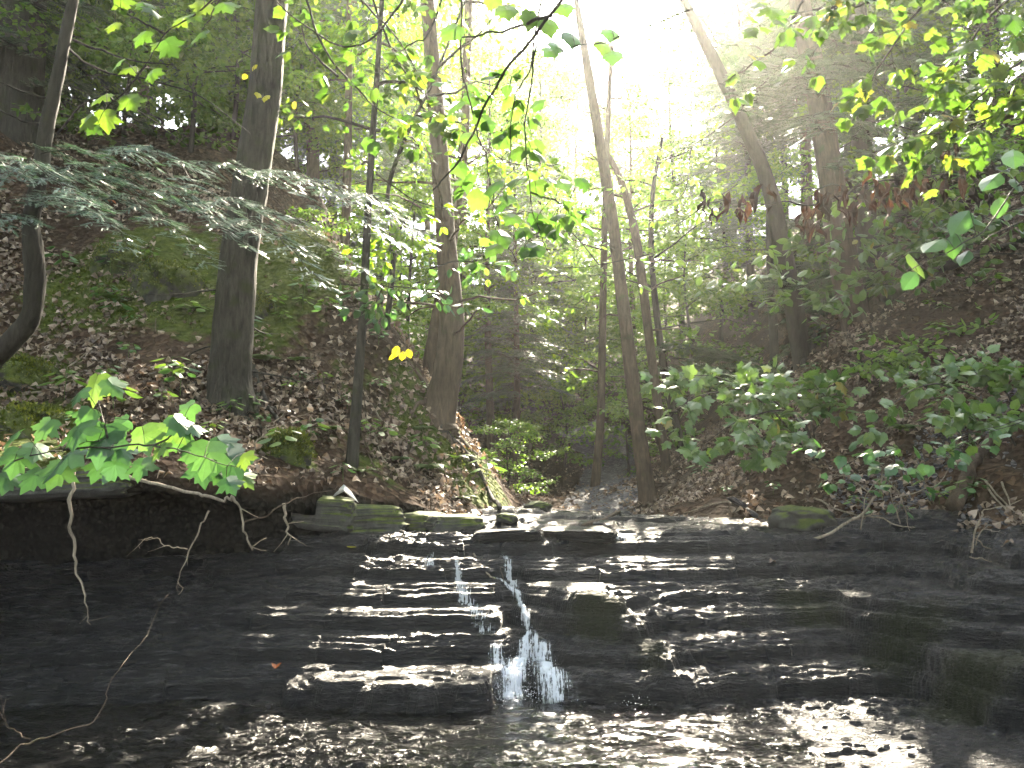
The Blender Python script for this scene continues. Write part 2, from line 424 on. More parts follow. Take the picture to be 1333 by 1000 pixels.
def dup(root, loc, rz, sc, label, group=None, tilt=(0, 0)):
    r = root.copy(); C.objects.link(r); r.location = loc; r.rotation_euler = (tilt[0], tilt[1], rz)
    r.scale = (sc,) * 3 if np.isscalar(sc) else sc
    r['label'] = label
    if group: r['group'] = group
    for ch in list(root.children):
        c = ch.copy(); C.objects.link(c); c.parent = r
        for g in list(ch.children):
            d = g.copy(); C.objects.link(d); d.parent = c
    return r


# ------------------------------------------------------------------ terrain
ANCH = [tuple(P(*a)) for a in [
    (0, 640, 5.5), (200, 640, 5.8), (380, 655, 6.3), (440, 650, 6.8), (540, 672, 7.3), (640, 684, 7.9),
    (0, 560, 6.5), (0, 480, 7.5), (0, 330, 9.5), (150, 500, 7.4), (150, 400, 8.6), (150, 320, 9.6), (300, 535, 7.4), (300, 430, 8.6),
    (280, 330, 9.8), (400, 560, 7.7), (400, 430, 9), (420, 300, 10.2), (480, 400, 9.6), (540, 480, 9.5), (575, 545, 9.3), (622, 620, 9.1), (652, 668, 9.0),
    (230, 175, 14), (60, 170, 14), (400, 230, 14),
    (880, 690, 8.2), (1000, 690, 7.8), (1180, 690, 7.2), (1333, 690, 6.2), (900, 662, 9.2), (1000, 612, 9.2), (1050, 560, 9.6), (1100, 450, 11),
    (1150, 400, 11.5), (1250, 300, 12), (1333, 210, 12.6), (1333, 400, 9.6), (1333, 560, 7.6), (1250, 620, 7.4), (845, 668, 11.5), (950, 520, 15), (900, 600, 13),
    (740, 688, 8.0), (780, 655, 12), (800, 632, 17), (760, 640, 15), (690, 660, 11), (1333, 100, 16), (1180, 250, 15)]]
ANCH += [(-1.2, 12, 1.4), (-2.6, 12.5, 3.2), (-4.6, 12, 6.0), (-.6, 16, 1.6), (-4.5, 17, 5.2), (-9, 10, 8.0), (-10, 16, 9.5), (-2.5, 25, 4.2), (-8, 25, 8.5), (-16, 25, 13),
         (5.5, 17, 4.6), (9, 17, 8), (5, 25, 5.0), (10, 25, 9), (17, 25, 13), (2, 25, 2.6), (1, 36, 5.5), (-14, 40, 14), (15, 40, 14), (0, 55, 12), (-30, 55, 20), (30, 55, 20),
         (-26, 12, 17), (26, 12, 18), (-20, -8, 14), (20, -8, 14), (-6.5, 4, 2.6), (-7, 0, 3.2), (6.6, 4, 2.8), (7, 0, 3.4), (0, 4, -.3), (0, 0, -.5), (0, -8, 2.0),
         (-3, 3, -.1), (3.2, 3, -.1), (-2, 5, 0), (2, 5, 0), (-12, 2, 7), (12, 2, 7.5), (-5, 5.2, 1.7), (5.2, 5.2, 1.5)]
ANCH = np.array(ANCH)


def _U(r2):
    return .5 * r2 * np.log(np.maximum(r2, 1e-12))


def _tps():
    xy = ANCH[:, :2]; n = len(xy)
    d = ((xy[:, None] - xy[None]) ** 2).sum(-1)
    K = _U(d) + np.eye(n) * .15
    Pm = np.column_stack([np.ones(n), xy])
    A = np.zeros((n + 3, n + 3)); A[:n, :n] = K; A[:n, n:] = Pm; A[n:, :n] = Pm.T
    return np.linalg.solve(A, np.concatenate([ANCH[:, 2], np.zeros(3)]))


_W = _tps()


def tps(X, Y):
    X = np.asarray(X, float); Y = np.asarray(Y, float)
    out = _W[-3] + _W[-2] * X + _W[-1] * Y
    for (ax, ay, _), w in zip(ANCH, _W[:-3]):
        out = out + w * _U((X - ax) ** 2 + (Y - ay) ** 2)
    return out


FRX = [-40, -6, -4.2, -2.6, -1.9, -1.5, -.9, -.2, .5, 1.6, 2.4, 3.4, 3.9, 4.6, 5.2, 40]
FRY = [-9, 4.2, 6.1, 6.5, 6.7, 6.95, 7.25, 7.8, 8.2, 8.1, 7.6, 6.9, 6.0, 4.6, 3.0, -9]


def front(X):
    return np.interp(X, FRX, FRY)


def ground_h(X, Y):
    z = tps(X, Y)
    z = z + .16 * fbm(X * .9, Y * .9, 4, 2.0) + .05 * fbm(X * 4, Y * 4, 3, 7.0)
    st = sstep(0, 2, Y - front(X))
    z = z + st * .18 * fbm((X + Y * .35) * 1.6, (Y - X * .2) * .35, 3, 31.0)
    gap = front(X) + .12 * fbm(X * 2.2, X * 0 + 3, 3) - Y
    drop = sstep(0, .14, gap)
    return np.where(drop > 0, z * (1 - drop) + np.minimum(z, -.7) * drop, z)


def axis(segs):
    out = []
    for a, b, h in segs:
        n = max(1, int(round((b - a) / h))); out += list(np.linspace(a, b, n, endpoint=False))
    out.append(segs[-1][1])
    return np.array(out)


GX = axis([(-42, -12, 1.0), (-12, -7, .3), (-7, 7.5, .055), (7.5, 12, .3), (12, 42, 1.0)])
GY = axis([(-10, 2, .6), (2, 4.5, .2), (4.5, 12.5, .06), (12.5, 20, .25), (20, 62, 1.0)])


def bilerp(ax, ay, Z, x, y):
    x = np.asarray(x, float); y = np.asarray(y, float)
    i = np.clip(np.searchsorted(ax, x) - 1, 0, len(ax) - 2); j = np.clip(np.searchsorted(ay, y) - 1, 0, len(ay) - 2)
    fx = np.clip((x - ax[i]) / (ax[i + 1] - ax[i]), 0, 1); fy = np.clip((y - ay[j]) / (ay[j + 1] - ay[j]), 0, 1)
    return (Z[j, i] * (1 - fx) + Z[j, i + 1] * fx) * (1 - fy) + (Z[j + 1, i] * (1 - fx) + Z[j + 1, i + 1] * fx) * fy


gXX, gYY = np.meshgrid(GX, GY)
GZ = ground_h(gXX, gYY)

# ---- rock ledge
LAY = np.array([-.6, -.3, -.12, -.05, 0.0, .12, .145, .17, .27, .295, .325, .43, .455, .54, .57, .595, .69, .715, .74, .85, .875, .91, .96, 1.0, 1.06, 1.13, 1.2, 1.3, 1.45, 1.6, 1.8, 2.0])


def terrace(z, lay, rf=.2, tread=.22):
    k = np.clip(np.searchsorted(lay, z) - 1, 0, len(lay) - 2)
    a = lay[k]; h = lay[k + 1] - a
    t = np.clip((z - a) / h, 0, 1)
    r = np.where(t < 1 - rf, tread * t / (1 - rf), tread + (1 - tread) * sstep(1 - rf, 1, t))
    return a + h * r


def rock_h(X, Y):
    yf = 5.0 + .16 * fbm(X * .7, X * 0 + 2, 3) + .12 * sstep(.8, 2.5, X) - .25 * sstep(-1.6, -3, X)
    yl = 6.62 + .14 * fbm(X * .8, X * 0 + 8, 3) + .35 * sstep(1.5, 3, X)
    s = (Y - yf) / (yl - yf)
    base = np.where(s < 0, .012 + .05 * np.maximum(s, -1.5) * .5, np.where(s < 1, .9 * s, .9 + (Y - yl) * .02))
    # a steeper main face in the middle, a flatter one at the right
    base = base + np.where((s > 0) & (s < 1), .10 * np.sin(np.clip(s, 0, 1) * math.pi) * sstep(-1.8, -.5, X) * (1 - sstep(.8, 2, X)), 0)
    base = base + .55 * sstep(2.3, 4.4, X) * sstep(3.6, 5.6, Y) * (1 - .7 * sstep(6.0, 6.8, Y))
    base = base + .9 * sstep(4.1, 5.6, X) + .5 * sstep(-3.3, -5, X)
    n = .085 * fbm(X * .5, Y * .9, 3, 4.0) + .05 * fbm(X * 1.8, Y * 2.4, 4, 11.0)
    jx = np.floor(X * 1.7 + .8 * fbm(X * .7, Y * 1.5, 2, 40.0) + .5 * np.floor(Y * 3)); jy = np.floor(Y * 3)      # vertical joints: each block of a bed sits a little higher or lower
    n = n + .045 * (vnoise(jx * 7.31, jy * 3.77) - .5)
    z = base + n * sstep(-2.5, .1, s)
    z = z + .26 * sstep(2.55, 2.8, X + .3 * (Y - 5) + .15 * fbm(X * 2, Y * 3, 3)) * sstep(4.5, 4.62, Y + .18 * fbm(X * 1.8, X * 0 + 6, 3)) * (1 - sstep(5.5, 6.2, Y))
    # the block left of the falls
    bx = sstep(-1.75, -1.1, X) * (1 - sstep(-.16, -.06, X - .25 * (Y - 5.0) + .05 * fbm(Y * 6, X * 0, 2)))
    by = sstep(4.84, 5.0, Y + .13 * fbm(X * 3.1, X * 0 + 5, 4) + .05 * fbm(X * 9, Y * 3, 3) - .28 * np.maximum(0, -X - .55) * .4)
    top = .2 + .07 * (Y - 4.9) + .11 * fbm(X * 2.2, Y * 4, 4, 3.3)
    blk = np.where((Y < 5.75), top * bx * by, 0)
    z = np.maximum(z, blk)
    # mossy ridge right of the falls
    ax, ay, ex, ey = .28, 5.95, 1.0, 5.1
    tt = np.clip(((X - ax) * (ex - ax) + (Y - ay) * (ey - ay)) / ((ex - ax) ** 2 + (ey - ay) ** 2), 0, 1)
    dd = np.hypot(X - ax - tt * (ex - ax), Y - ay - tt * (ey - ay))
    z = z + .17 * (.25 + .75 * sstep(0, .35, tt)) * (1 - .4 * tt) * np.exp(-(dd / .17) ** 2) * (1 + .9 * fbm(X * 5, Y * 7, 4))
    # chute
    cx = .03 + .06 * np.sin(Y * 5)
    z = z - .09 * np.exp(-((X - cx) / .09) ** 2) * sstep(4.9, 5.1, Y) * (1 - sstep(6.1, 6.4, Y))
    z1 = terrace(z, LAY, .16, .16)
    fine = np.arange(-.7, 2.1, .021)
    z2 = terrace(z1 + .026 * fbm(X * 5, Y * 13, 4, 6.0), fine, .3, .12)
    mk = sstep(-.45, .1, fbm(X * 1.2, Y * 2.4, 3, 21.0))
    z = z1 * (1 - mk) + z2 * mk
    amp = .55 + .9 * sstep(-.3, .4, fbm(X * .9, Y * 1.8, 3, 51.0))
    z = z + amp * (.02 * fbm(X * 8, Y * 20, 3, 5.0) + .009 * fbm(X * 26, Y * 50, 2, 15.0))
    return z


RX = axis([(-9, -4, .1), (-4, -2.6, .03), (-2.6, 3.6, .0135), (3.6, 5.6, .03), (5.6, 9, .12)])
RY = axis([(-9, 2.6, .3), (2.6, 3.8, .03), (3.8, 6.9, .0085), (6.9, 8.8, .02)])
rXX, rYY = np.meshgrid(RX, RY)
RZ = rock_h(rXX, rYY)


def rock_at(x, y):
    return bilerp(RX, RY, RZ, x, y)


def ground_at(x, y):
    return bilerp(GX, GY, GZ, x, y)


def surf_at(x, y):
    g = ground_at(x, y)
    inside = (np.asarray(y) < 8.8) & (np.abs(x) < 9)
    return np.where(inside, np.maximum(g, rock_at(x, y)), g)


def hit(px, py, lo=3.0, hi=60.0):
    d = np.concatenate([np.arange(lo, 16, .02), np.arange(16, hi, .1)])
    a = P(px, py, 1.0) - CAM
    pts = CAM + a[None] * d[:, None]
    below = pts[:, 2] < surf_at(pts[:, 0], pts[:, 1])
    k = int(np.argmax(below)) if below.any() else len(d) - 1
    return pts[k]


def grid_mesh(XX, YY, ZZ):
    mb = MB(); ny, nx = XX.shape
    i = np.arange(ny - 1)[:, None]; j = np.arange(nx - 1)[None]
    q = np.stack([i * nx + j, i * nx + j + 1, (i + 1) * nx + j + 1, (i + 1) * nx + j], -1).reshape(-1, 4)
    mb.add(np.stack([XX, YY, ZZ], -1).reshape(-1, 3), None, q)
    return mb


def add_attr(o, vals, nm='moss'):
    a = o.data.attributes.new(nm, 'FLOAT', 'POINT')
    a.data.foreach_set('value', np.asarray(vals, np.float32).ravel())


def moss_field(X, Y):
    m = np.zeros_like(X)
    for px, py, r, w in [(200, 350, 1.3, 1), (120, 370, 1.0, .9), (250, 400, .8, .8), (20, 490, .7, 1), (30, 560, .7, 1), (340, 420, .8, .6), (380, 330, 1.2, .7), (600, 600, .9, .9),
                         (570, 560, .9, .8), (620, 640, .6, .8), (370, 590, .5, .6), (480, 600, .8, .4), (460, 500, 1.0, .3)]:
        c = MOSS_C.setdefault((px, py), hit(px, py))
        m = np.maximum(m, w * np.exp(-(((X - c[0]) ** 2 + (Y - c[1]) ** 2) / (.72 * r) ** 2)))
    return m * sstep(-.1, .25, Y - front(X))


MOSS_C = {}
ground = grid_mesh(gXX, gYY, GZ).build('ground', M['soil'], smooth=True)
tag(ground, kind='structure')
add_attr(ground, moss_field(gXX, gYY)); add_attr(ground, sstep(-.1, .02, front(gXX) + .12 * fbm(gXX * 2.2, gXX * 0 + 3, 3) - gYY), 'bedrock_shade')  # last mask: dark rock on the drop, deepened as undercut shade
rock = grid_mesh(rXX, rYY, RZ).build('rock_bed', M['shale'], smooth=True)
tag(rock, kind='structure')


def rock_moss(X, Y):
    m = np.zeros_like(X)
    for px, py, rx, ry, w in [(1050, 790, .35, .25, 1), (1180, 830, .5, .3, .9), (1000, 760, .3, .1, .7), (1270, 880, .6, .3, 1), (780, 790, .3, .25, 1.0), (850, 850, .2, .3, .8), (560, 890, .5, .1, .3)]:
        c = hit(px, py)
        m = np.maximum(m, w * np.exp(-(((X - c[0]) / rx) ** 2 + ((Y - c[1]) / ry) ** 2)))
    return m * 1.2


add_attr(rock, rock_moss(rXX, rYY))

# earth overhang above the dark undercut at the left
ox = np.arange(-6.4, -1.55, .05)
fy = front(ox)
lipout = np.interp(ox, [-6.4, -4.5, -2.3, -1.9, -1.55], [.55, .75, .75, .45, .05]) + .12 * fbm(ox * 1.7, ox * 0 + 4, 3) + .06 * fbm(ox * 6, ox * 0 + 9, 2)
prof = []
for t, dz in [(.0, .03), (.35, .03), (.7, .02), (.92, 0), (1.0, -.05), (.98, -.13), (.85, -.2), (.5, -.26), (.0, -.34), (-.35, -.5)]:
    y = fy - lipout * t + .25 * (1 - t) * 0
    zt = tps(ox, fy + .1) - (lipout * t) * .32
    prof.append(np.stack([ox, y + (.3 if t <= 0 and dz > 0 else 0), zt + dz * (1 + .5 * fbm(ox * 3, ox * 0 + t * 5, 3)) + .03 * fbm(ox * 5, ox * 0 + 7 * t, 2)], -1))
prof = np.array(prof)
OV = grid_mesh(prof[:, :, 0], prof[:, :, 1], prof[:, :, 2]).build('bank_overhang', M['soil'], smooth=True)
tag(OV, kind='structure')
add_attr(OV, np.repeat(np.array([0, 0, 0, 0, .5, 1, 1, 1, 1, 1.0])[:, None], len(ox), 1), 'bedrock_shade'); add_attr(OV, np.where(prof[:, :, 0] < -3.2, .6, .15))  # lip and underside rows coloured near black to paint the shade below

# pale stream bed further up the gully
yy = np.arange(8.4, 24, .12); cxs = np.interp(yy, [8.4, 10, 12, 15, 17, 20, 24], [.75, .9, 1.35, 1.7, 2.2, 2.3, 2.0])
ww = np.interp(yy, [8.4, 10, 13, 17, 24], [.9, .75, .6, .75, .6])
tt = np.linspace(-1, 1, 13)
SX = cxs[:, None] + tt[None] * ww[:, None] * (1 + .3 * fbm(yy * 1.3, yy * 0, 3))[:, None]; SY = np.repeat(yy[:, None], 13, 1)
SZ = ground_at(SX, SY) + .05 - .06 * np.abs(tt[None]) ** 4 + .02 * fbm(SX * 5, SY * 3, 3)
sb = grid_mesh(SX, SY, SZ).build('stream_bed', M['shale_dry'], smooth=True); tag(sb, kind='structure'); add_attr(sb, np.zeros(SX.size))

# ------------------------------------------------------------------ water
wx = np.arange(-4.2, 1.6, .03); wy = np.arange(2.4, 5.2, .03)
WX, WY = np.meshgrid(wx, wy)
WZ = .014 + .010 * fbm(WX * 5, WY * 9, 3, 2) + .012 * np.exp(-((WX - .05) ** 2 + (WY - 4.8) ** 2) / .2) * fbm(WX * 16, WY * 18, 2)
pool = grid_mesh(WX, WY, WZ).build('pool_water', M['water'], smooth=True); tag(pool, kind='structure')


def strands(paths, seed):
    mb = MB(); R = np.random.default_rng(seed)
    for (ctrl, wid, n, r, span) in paths:
        W = [hit(a, b) for a, b in ctrl]
        base = smooth_path(W, 30)
        widths = np.interp(np.linspace(0, 1, len(base)), np.linspace(0, 1, len(wid)), wid)
        for k in range(n):
            u = float(np.clip(R.normal() * .5, -1.1, 1.1)); a = R.random() ** .8 * .92; b = min(1, a + R.uniform(.4, 1.3) * span)
            idx = np.arange(int(a * (len(base) - 1)), int(b * (len(base) - 1)) + 1)
            if len(idx) < 5: continue
            xs = base[idx, 0] + u * widths[idx] + .008 * fbm(idx * .12 + R.random() * 99, idx * 0.0, 2)
            ys = base[idx, 1]
            zz = rock_at(xs, ys)
            h = zz.copy()
            for i in range(1, len(h)):          # water leaves each step and falls free
                h[i] = max(zz[i], h[i - 1] - .03)
            rr = R.uniform(*r) * np.sin(np.linspace(.15, math.pi - .1, len(idx))) * (.6 + .8 * R.random(len(idx)))
            mb.tube(np.stack([xs, ys - .02 * R.random(), h + .003 + .012 * R.random()], -1), rr, 5, cap=True)
    return mb


def sheets(mb, edge, ctrl, wid, layers, nu, seed):
    """draped water: grids that follow the rock and fall free below each step"""
    W = [hit(a, b) for a, b in ctrl]; base = smooth_path(W, 26); R = np.random.default_rng(seed)
    w = np.interp(np.linspace(0, 1, len(base)), np.linspace(0, 1, len(wid)), wid)
    for k in range(layers):
        u = np.linspace(-1, 1, nu)
        sc_ = R.uniform(.75, 1.1); sh = R.normal() * .08
        X = base[:, 0][:, None] + (u[None] + sh) * (w * sc_)[:, None] + .006 * fbm(np.arange(len(base))[:, None] * .2 + k * 9, u[None] * 3, 2)
        Y = np.repeat(base[:, 1][:, None], nu, 1)
        h = rock_at(X, Y); z = h.copy()
        for i in range(1, len(base)): z[i] = np.maximum(h[i], z[i - 1] - .028 - .006 * k)
        Z = z + .004 + .006 * k + .006 * fbm(X * 40, np.arange(len(base))[:, None] * .15 + k * 5, 2)
        Y = Y - .006 * k - .01 * np.abs(fbm(X * 25, Z * 6 + k, 2))
        g = grid_mesh(X, Y, Z); mb.add(g.V[0], None, g.Q[0])
        v = np.linspace(0, 1, len(base))[:, None]
        edge.append(((1 - np.abs(u[None]) ** 1.5) * sstep(0, .1, v) * (1 - sstep(.75, 1, v) * .8)).ravel())


st = MB(); EDGE = []
for (ct, wd_, ly, nu) in [([(640, 752), (660, 763), (674, 775), (682, 795), (686, 815), (692, 838)], [.02, .025, .028, .026, .03, .045], 3, 20),
                          ([(688, 826), (684, 846), (674, 866), (664, 890), (654, 918)], [.035, .06, .085, .1, .12], 4, 50),
                          ([(690, 830), (704, 858), (719, 885), (732, 917)], [.03, .06, .1, .11], 3, 40),
                          ([(594, 720), (597, 742), (606, 768), (625, 795), (640, 830)], [.025, .035, .07, .09, .07], 1, 40), ([(646, 838), (652, 870), (650, 908)], [.05, .06, .05], 2, 20),
                          ([(560, 720), (557, 744)], [.04, .06], 1, 16), ([(658, 720), (662, 742), (666, 760), (674, 776)], [.03, .04, .04, .03], 1, 24),
                          ([(745, 688), (748, 704)], [.12, .13], 1, 30), ([(800, 691), (802, 706)], [.1, .12], 1, 30)]:
    sheets(st, EDGE, ct, wd_, ly, nu, len(EDGE) + 3)
dp = []
for (px, py, n_, sx, sz_) in [(652, 912, 400, .12, .05), (700, 905, 260, .14, .04), (690, 845, 120, .04, .03), (672, 868, 160, .07, .04), (684, 808, 60, .02, .03), (830, 915, 80, .08, .03), (660, 880, 200, .1, .03)]:
    f = hit(px, py)
    for k in range(n_): dp.append(f + np.array([rng.normal() * sx, rng.normal() * .06, abs(rng.normal()) * sz_]))
dp = np.array(dp)
OCT = (np.array([[1, 0, 0], [-1, 0, 0], [0, 1, 0], [0, -1, 0], [0, 0, 1], [0, 0, -1]], float), np.array([[0, 2, 4], [2, 1, 4], [1, 3, 4], [3, 0, 4], [2, 0, 5], [1, 2, 5], [3, 1, 5], [0, 3, 5]]))
st.place(OCT, dp, rng.normal(size=(len(dp), 3)), rng.normal(size=(len(dp), 3)), rng.uniform(.001, .0035, len(dp)))
casc = st.build('cascade_water', M['foam'], smooth=True); EDGE = np.concatenate(EDGE); add_attr(casc, np.concatenate([EDGE, np.ones(len(casc.data.vertices) - len(EDGE))]), 'edge'); tag(casc, kind='structure')

# ------------------------------------------------------------------ generators


def spray(mbn, mbs, base, tip, width, tw, tlen, nper, R, droop=.12, up=(0, 0, 1), r0=.006):
    """a flat conifer bough from base to tip: stem, side branchlets, twigs with needles"""
    base = np.asarray(base, float); tip = np.asarray(tip, float)
    L = np.linalg.norm(tip - base); d = (tip - base) / L
    side = nrm(np.cross(d, up)); nz = np.cross(side, d)
    n = max(8, int(L / .09))
    t = np.linspace(0, 1, n)
    stem = base + (tip - base) * t[:, None] + np.array([0, 0, 1.0]) * (L * droop * (np.sin(t * math.pi) * .6 - t * t * .5))[:, None]
    stem = jitter_path(stem, L * .03, R.random() * 90)
    mbs.tube(stem, np.linspace(r0, r0 * .2, n), 5)
    pos = []; yd = []; zd = []
    for k in range(1, n):
        for s in (-1, 1):
            if R.random() < .12: continue
            ln = width * (1 - t[k] * .85) * min(1, .35 + 1.6 * t[k]) * R.uniform(.6, 1.15)
            dr = nrm(d * R.uniform(.5, .9) + side * s + nz * R.normal() * .12)
            m = max(3, int(ln / (tlen * .42)))
            u = np.linspace(.05, 1, m)
            br = stem[k] + dr * (ln * u)[:, None] - np.array([0, 0, 1.0]) * (ln * .22 * u * u)[:, None]
            mbs.tube(br, np.linspace(r0 * .4, r0 * .12, m), 3, cap=False)
            s2 = nrm(np.cross(dr, nz))
            for q in range(m):
                for _ in range(nper):
                    pos.append(br[q] + R.normal(size=3) * .006)
                    yd.append(dr * R.uniform(.5, 1.1) + s2 * R.choice([-1, 1]) * R.uniform(.2, 1.0) - np.array([0, 0, R.uniform(0, .35)]))
                    zd.append(nz + R.normal(size=3) * .28)
    pos = np.array(pos)
    mbn.place(tw, pos, np.array(yd), np.array(zd), tlen * R.uniform(.7, 1.2, len(pos)))


def hemlock_mesh(H, h0, Rmax, nb, seed, r0=.16, lean=.02):
    R = np.random.default_rng(seed)
    tr = MB(); fo = MB(); li = MB()
    t = np.linspace(0, 1, 26)
    pts = np.stack([lean * H * t + .06 * np.sin(t * 7 + seed), .05 * np.sin(t * 5 + seed * 2), H * t - .25], -1)
    tr.tube(pts, r0 * (1 - .9 * t) + .02 + r0 * .5 * np.exp(-t * 40), 10, wob=.12, seed=seed)
    for k in range(nb):
        f = (k + R.random()) / nb
        h = h0 + (H * .99 - h0) * f
        az = k * 2.399 + R.normal() * .3
        ln = (Rmax * (1 - f) ** .75 + .25) * R.uniform(.65, 1.15)
        b = np.array([np.interp(h, pts[:, 2], pts[:, 0]), np.interp(h, pts[:, 2], pts[:, 1]), h])
        dr = np.array([math.cos(az), math.sin(az), R.uniform(-.25, .12) + .35 * f])
        spray(fo, li, b, b + dr * ln, ln * .42, TWIG_COARSE, .17, 2, R, droop=.16, r0=.02)
    return tr, li, fo


def broad_mesh(H, h0, Rmax, nl, npl, seed, leaf=.1, r0=.13, plate=.55, nleaf=70, flat=.3, lean=.03, tm=DIAM, upw=.5):
    R = np.random.default_rng(seed)
    tr = MB(); fo = MB(); li = MB()
    t = np.linspace(0, 1, 24)
    pts = np.stack([lean * H * t + .12 * np.sin(t * 6 + seed) * t, .12 * np.sin(t * 5 + seed * 2) * t, H * t - .25], -1)
    tr.tube(pts, r0 * (1 - .88 * t) + .008 + r0 * .5 * np.exp(-t * 45), 9, wob=.12, seed=seed)
    ctr = []
    for k in range(nl):
        f = (k + R.random()) / nl
        h = h0 + (H * .98 - h0) * f
        az = k * 2.399 + R.normal() * .4
        ln = Rmax * math.sin(math.pi * min(1, .18 + .82 * f)) ** .6 * R.uniform(.55, 1.15) + .2
        b = np.array([np.interp(h, pts[:, 2], pts[:, 0]), np.interp(h, pts[:, 2], pts[:, 1]), h])
        m = 9; u = np.linspace(0, 1, m)
        el = R.uniform(.05, .6) * upw + .5 * f * upw
        br = b + np.stack([math.cos(az) * ln * u, math.sin(az) * ln * u, ln * (el * u - .25 * u * u)], -1)
        br = jitter_path(br, ln * .09, R.random() * 90)
        li.tube(br, np.linspace(r0 * .28 * (1 - .7 * f) + .006, .004, m), 5)
        for q in range(npl):
            w = R.uniform(.3, 1.05); c = br[min(m - 1, int(w * (m - 1)))] + R.normal(size=3) * np.array([.3, .3, .12]) * ln * .28
            ctr.append(c)
            if R.random() < .5: li.tube(np.array([br[int(min(.8, w * .7) * (m - 1))], c]), [.006, .003], 3, cap=False)
    ctr = np.array(ctr)
    n = len(ctr) * nleaf
    c = np.repeat(ctr, nleaf, 0)
    sc = np.repeat(R.uniform(.6, 1.2, len(ctr)), nleaf)
    a = R.random(n) * 2 * math.pi; rr = np.sqrt(R.random(n)) * plate * sc
    tl = np.repeat(R.normal(size=(len(ctr), 2)) * .22, nleaf, 0)
    off = np.stack([np.cos(a) * rr, np.sin(a) * rr, -rr * rr * .25 + R.normal(size=n) * plate * flat * .35], -1)
    off[:, 2] += off[:, 0] * tl[:, 0] + off[:, 1] * tl[:, 1]
    yd = np.stack([np.cos(a), np.sin(a), np.full(n, -.35)], -1) + R.normal(size=(n, 3)) * .5
    zd = np.array([0, 0, 1.0]) + R.normal(size=(n, 3)) * .42
    fo.place(tm, c + off, yd, zd, leaf * R.uniform(.6, 1.25, n))
    return tr, li, fo


def tree_thing(name, label, cat, loc, parts, mats, group=None):
    r = thing(name, label, cat, loc, group)
    r['_loc'] = [0, 0, 0]
    tr, li, fo = parts
    tr.build('trunk', mats[0], r, smooth=True)
    li.build('limbs', mats[0], r, smooth=True)
    fo.build('crown', mats[1], r)
    return r


def px_path(pts):
    """[(px,py,width_px)], D per point optional"""
    return pts


def trunk_px(mb, pts, D, n=14, wob=.1, seed=0, ext=0.0, flare=0.0, k=10, rtop=None, sink=.15):
    """trunk through picture points: (px, py, width px[, D])"""
    W = []; Rr = []
    for a in pts:
        d = a[3] if len(a) > 3 else D
        W.append(P(a[0], a[1], d)); Rr.append(a[2] / F * d / 2)
    W = np.array(W)
    W = np.vstack([W[:1] - np.array([0, 0, sink]), W]); Rr = [Rr[0] * 1.05] + Rr
    if ext:
        dr = nrm(W[-1] - W[-2])
        W = np.vstack([W, W[-1] + dr * ext * .5, W[-1] + dr * ext]); Rr = Rr + [Rr[-1] * .75, Rr[-1] * .3]
    path = smooth_path(W, k)
    rad = np.interp(np.linspace(0, 1, len(path)), np.linspace(0, 1, len(Rr)), Rr)
    if flare:
        s = np.linalg.norm(path - path[0], axis=1)
        rad = rad * (1 + flare * np.exp(-s / .22))
    mb.tube(path, rad, n, wob=wob, seed=seed)
    return path, rad


def roots(mb, base, r, n, R, L=.6):
    for k in range(n):
        az = k * 6.28 / n + R.uniform(-.4, .4); ln = L * R.uniform(.6, 1.3)
        u = np.linspace(0, 1, 9)
        xs = base[0] + np.cos(az + .5 * u) * ln * u + np.cos(az) * r * .5; ys = base[1] + np.sin(az + .5 * u) * ln * u + np.sin(az) * r * .5
        zs = surf_at(xs, ys) + .5 * r * (1 - u) ** 3 - .01
        zs[0] = base[2] + r * .9
        mb.tube(np.stack([xs, ys, zs], -1), np.linspace(r * .5, r * .08, 9), 7, wob=.15)


def limbs_on(mb, path, rad, t0, t1, n, L, R, up=.1, r=.35, dirs=None):
    out = []
    for k in range(n):
        t = R.uniform(t0, t1); i = int(t * (len(path) - 1)); b = path[i]
        az = R.random() * 6.28; ln = L * R.uniform(.5, 1.2); u = np.linspace(0, 1, 10)
        e = R.uniform(-.2, .4) + up
        br = b + np.stack([math.cos(az) * ln * u, math.sin(az) * ln * u, ln * (e * u - .2 * u * u)], -1)
        br = jitter_path(br, ln * .08, R.random() * 99)
        mb.tube(br, np.linspace(min(rad[i] * r, .03), .003, 10), 5); out.append(br)
    return out


# ------------------------------------------------------------------ leafy branches hanging into the view
def leaves_along(stems_world, R, n, size, hang, tw=.14, t0=.15, facecam=.25, cluster=3):
    pos = []; yd = []; zd = []; pet = []
    for path in stems_world:
        m = len(path)
        for k in range(n):
            i = int((t0 + (1 - t0) * (k + R.random()) / n) * (m - 1)); b = path[i]
            if in_gap(b, .1) and R.random() < .5: continue
            tg = nrm(path[min(m - 1, i + 1)] - path[max(0, i - 1)])
            az = R.random() * 6.28
            lat = nrm(np.array([math.cos(az), math.sin(az) * .7, R.normal() * .25]) + tg * .6)
            e = b + lat * tw * R.uniform(.3, 1.2) - np.array([0, 0, .3 * tw * R.random()])
            pet.append((b, e))
            for q in range(cluster):
                o = nrm(lat + R.normal(size=3) * .7)
                y = nrm(o * (1 - hang) + np.array([0, 0, -1.0]) * hang + R.normal(size=3) * .2)
                a = e + o * .03 * R.random()
                s = a + y * size * .35 * R.random()
                pet.append((a, s)); pos.append(s); yd.append(y)
                zd.append(nrm(np.array([0, -facecam, 1 - facecam]) + R.normal(size=3) * .33))
    return pos, yd, zd, pet


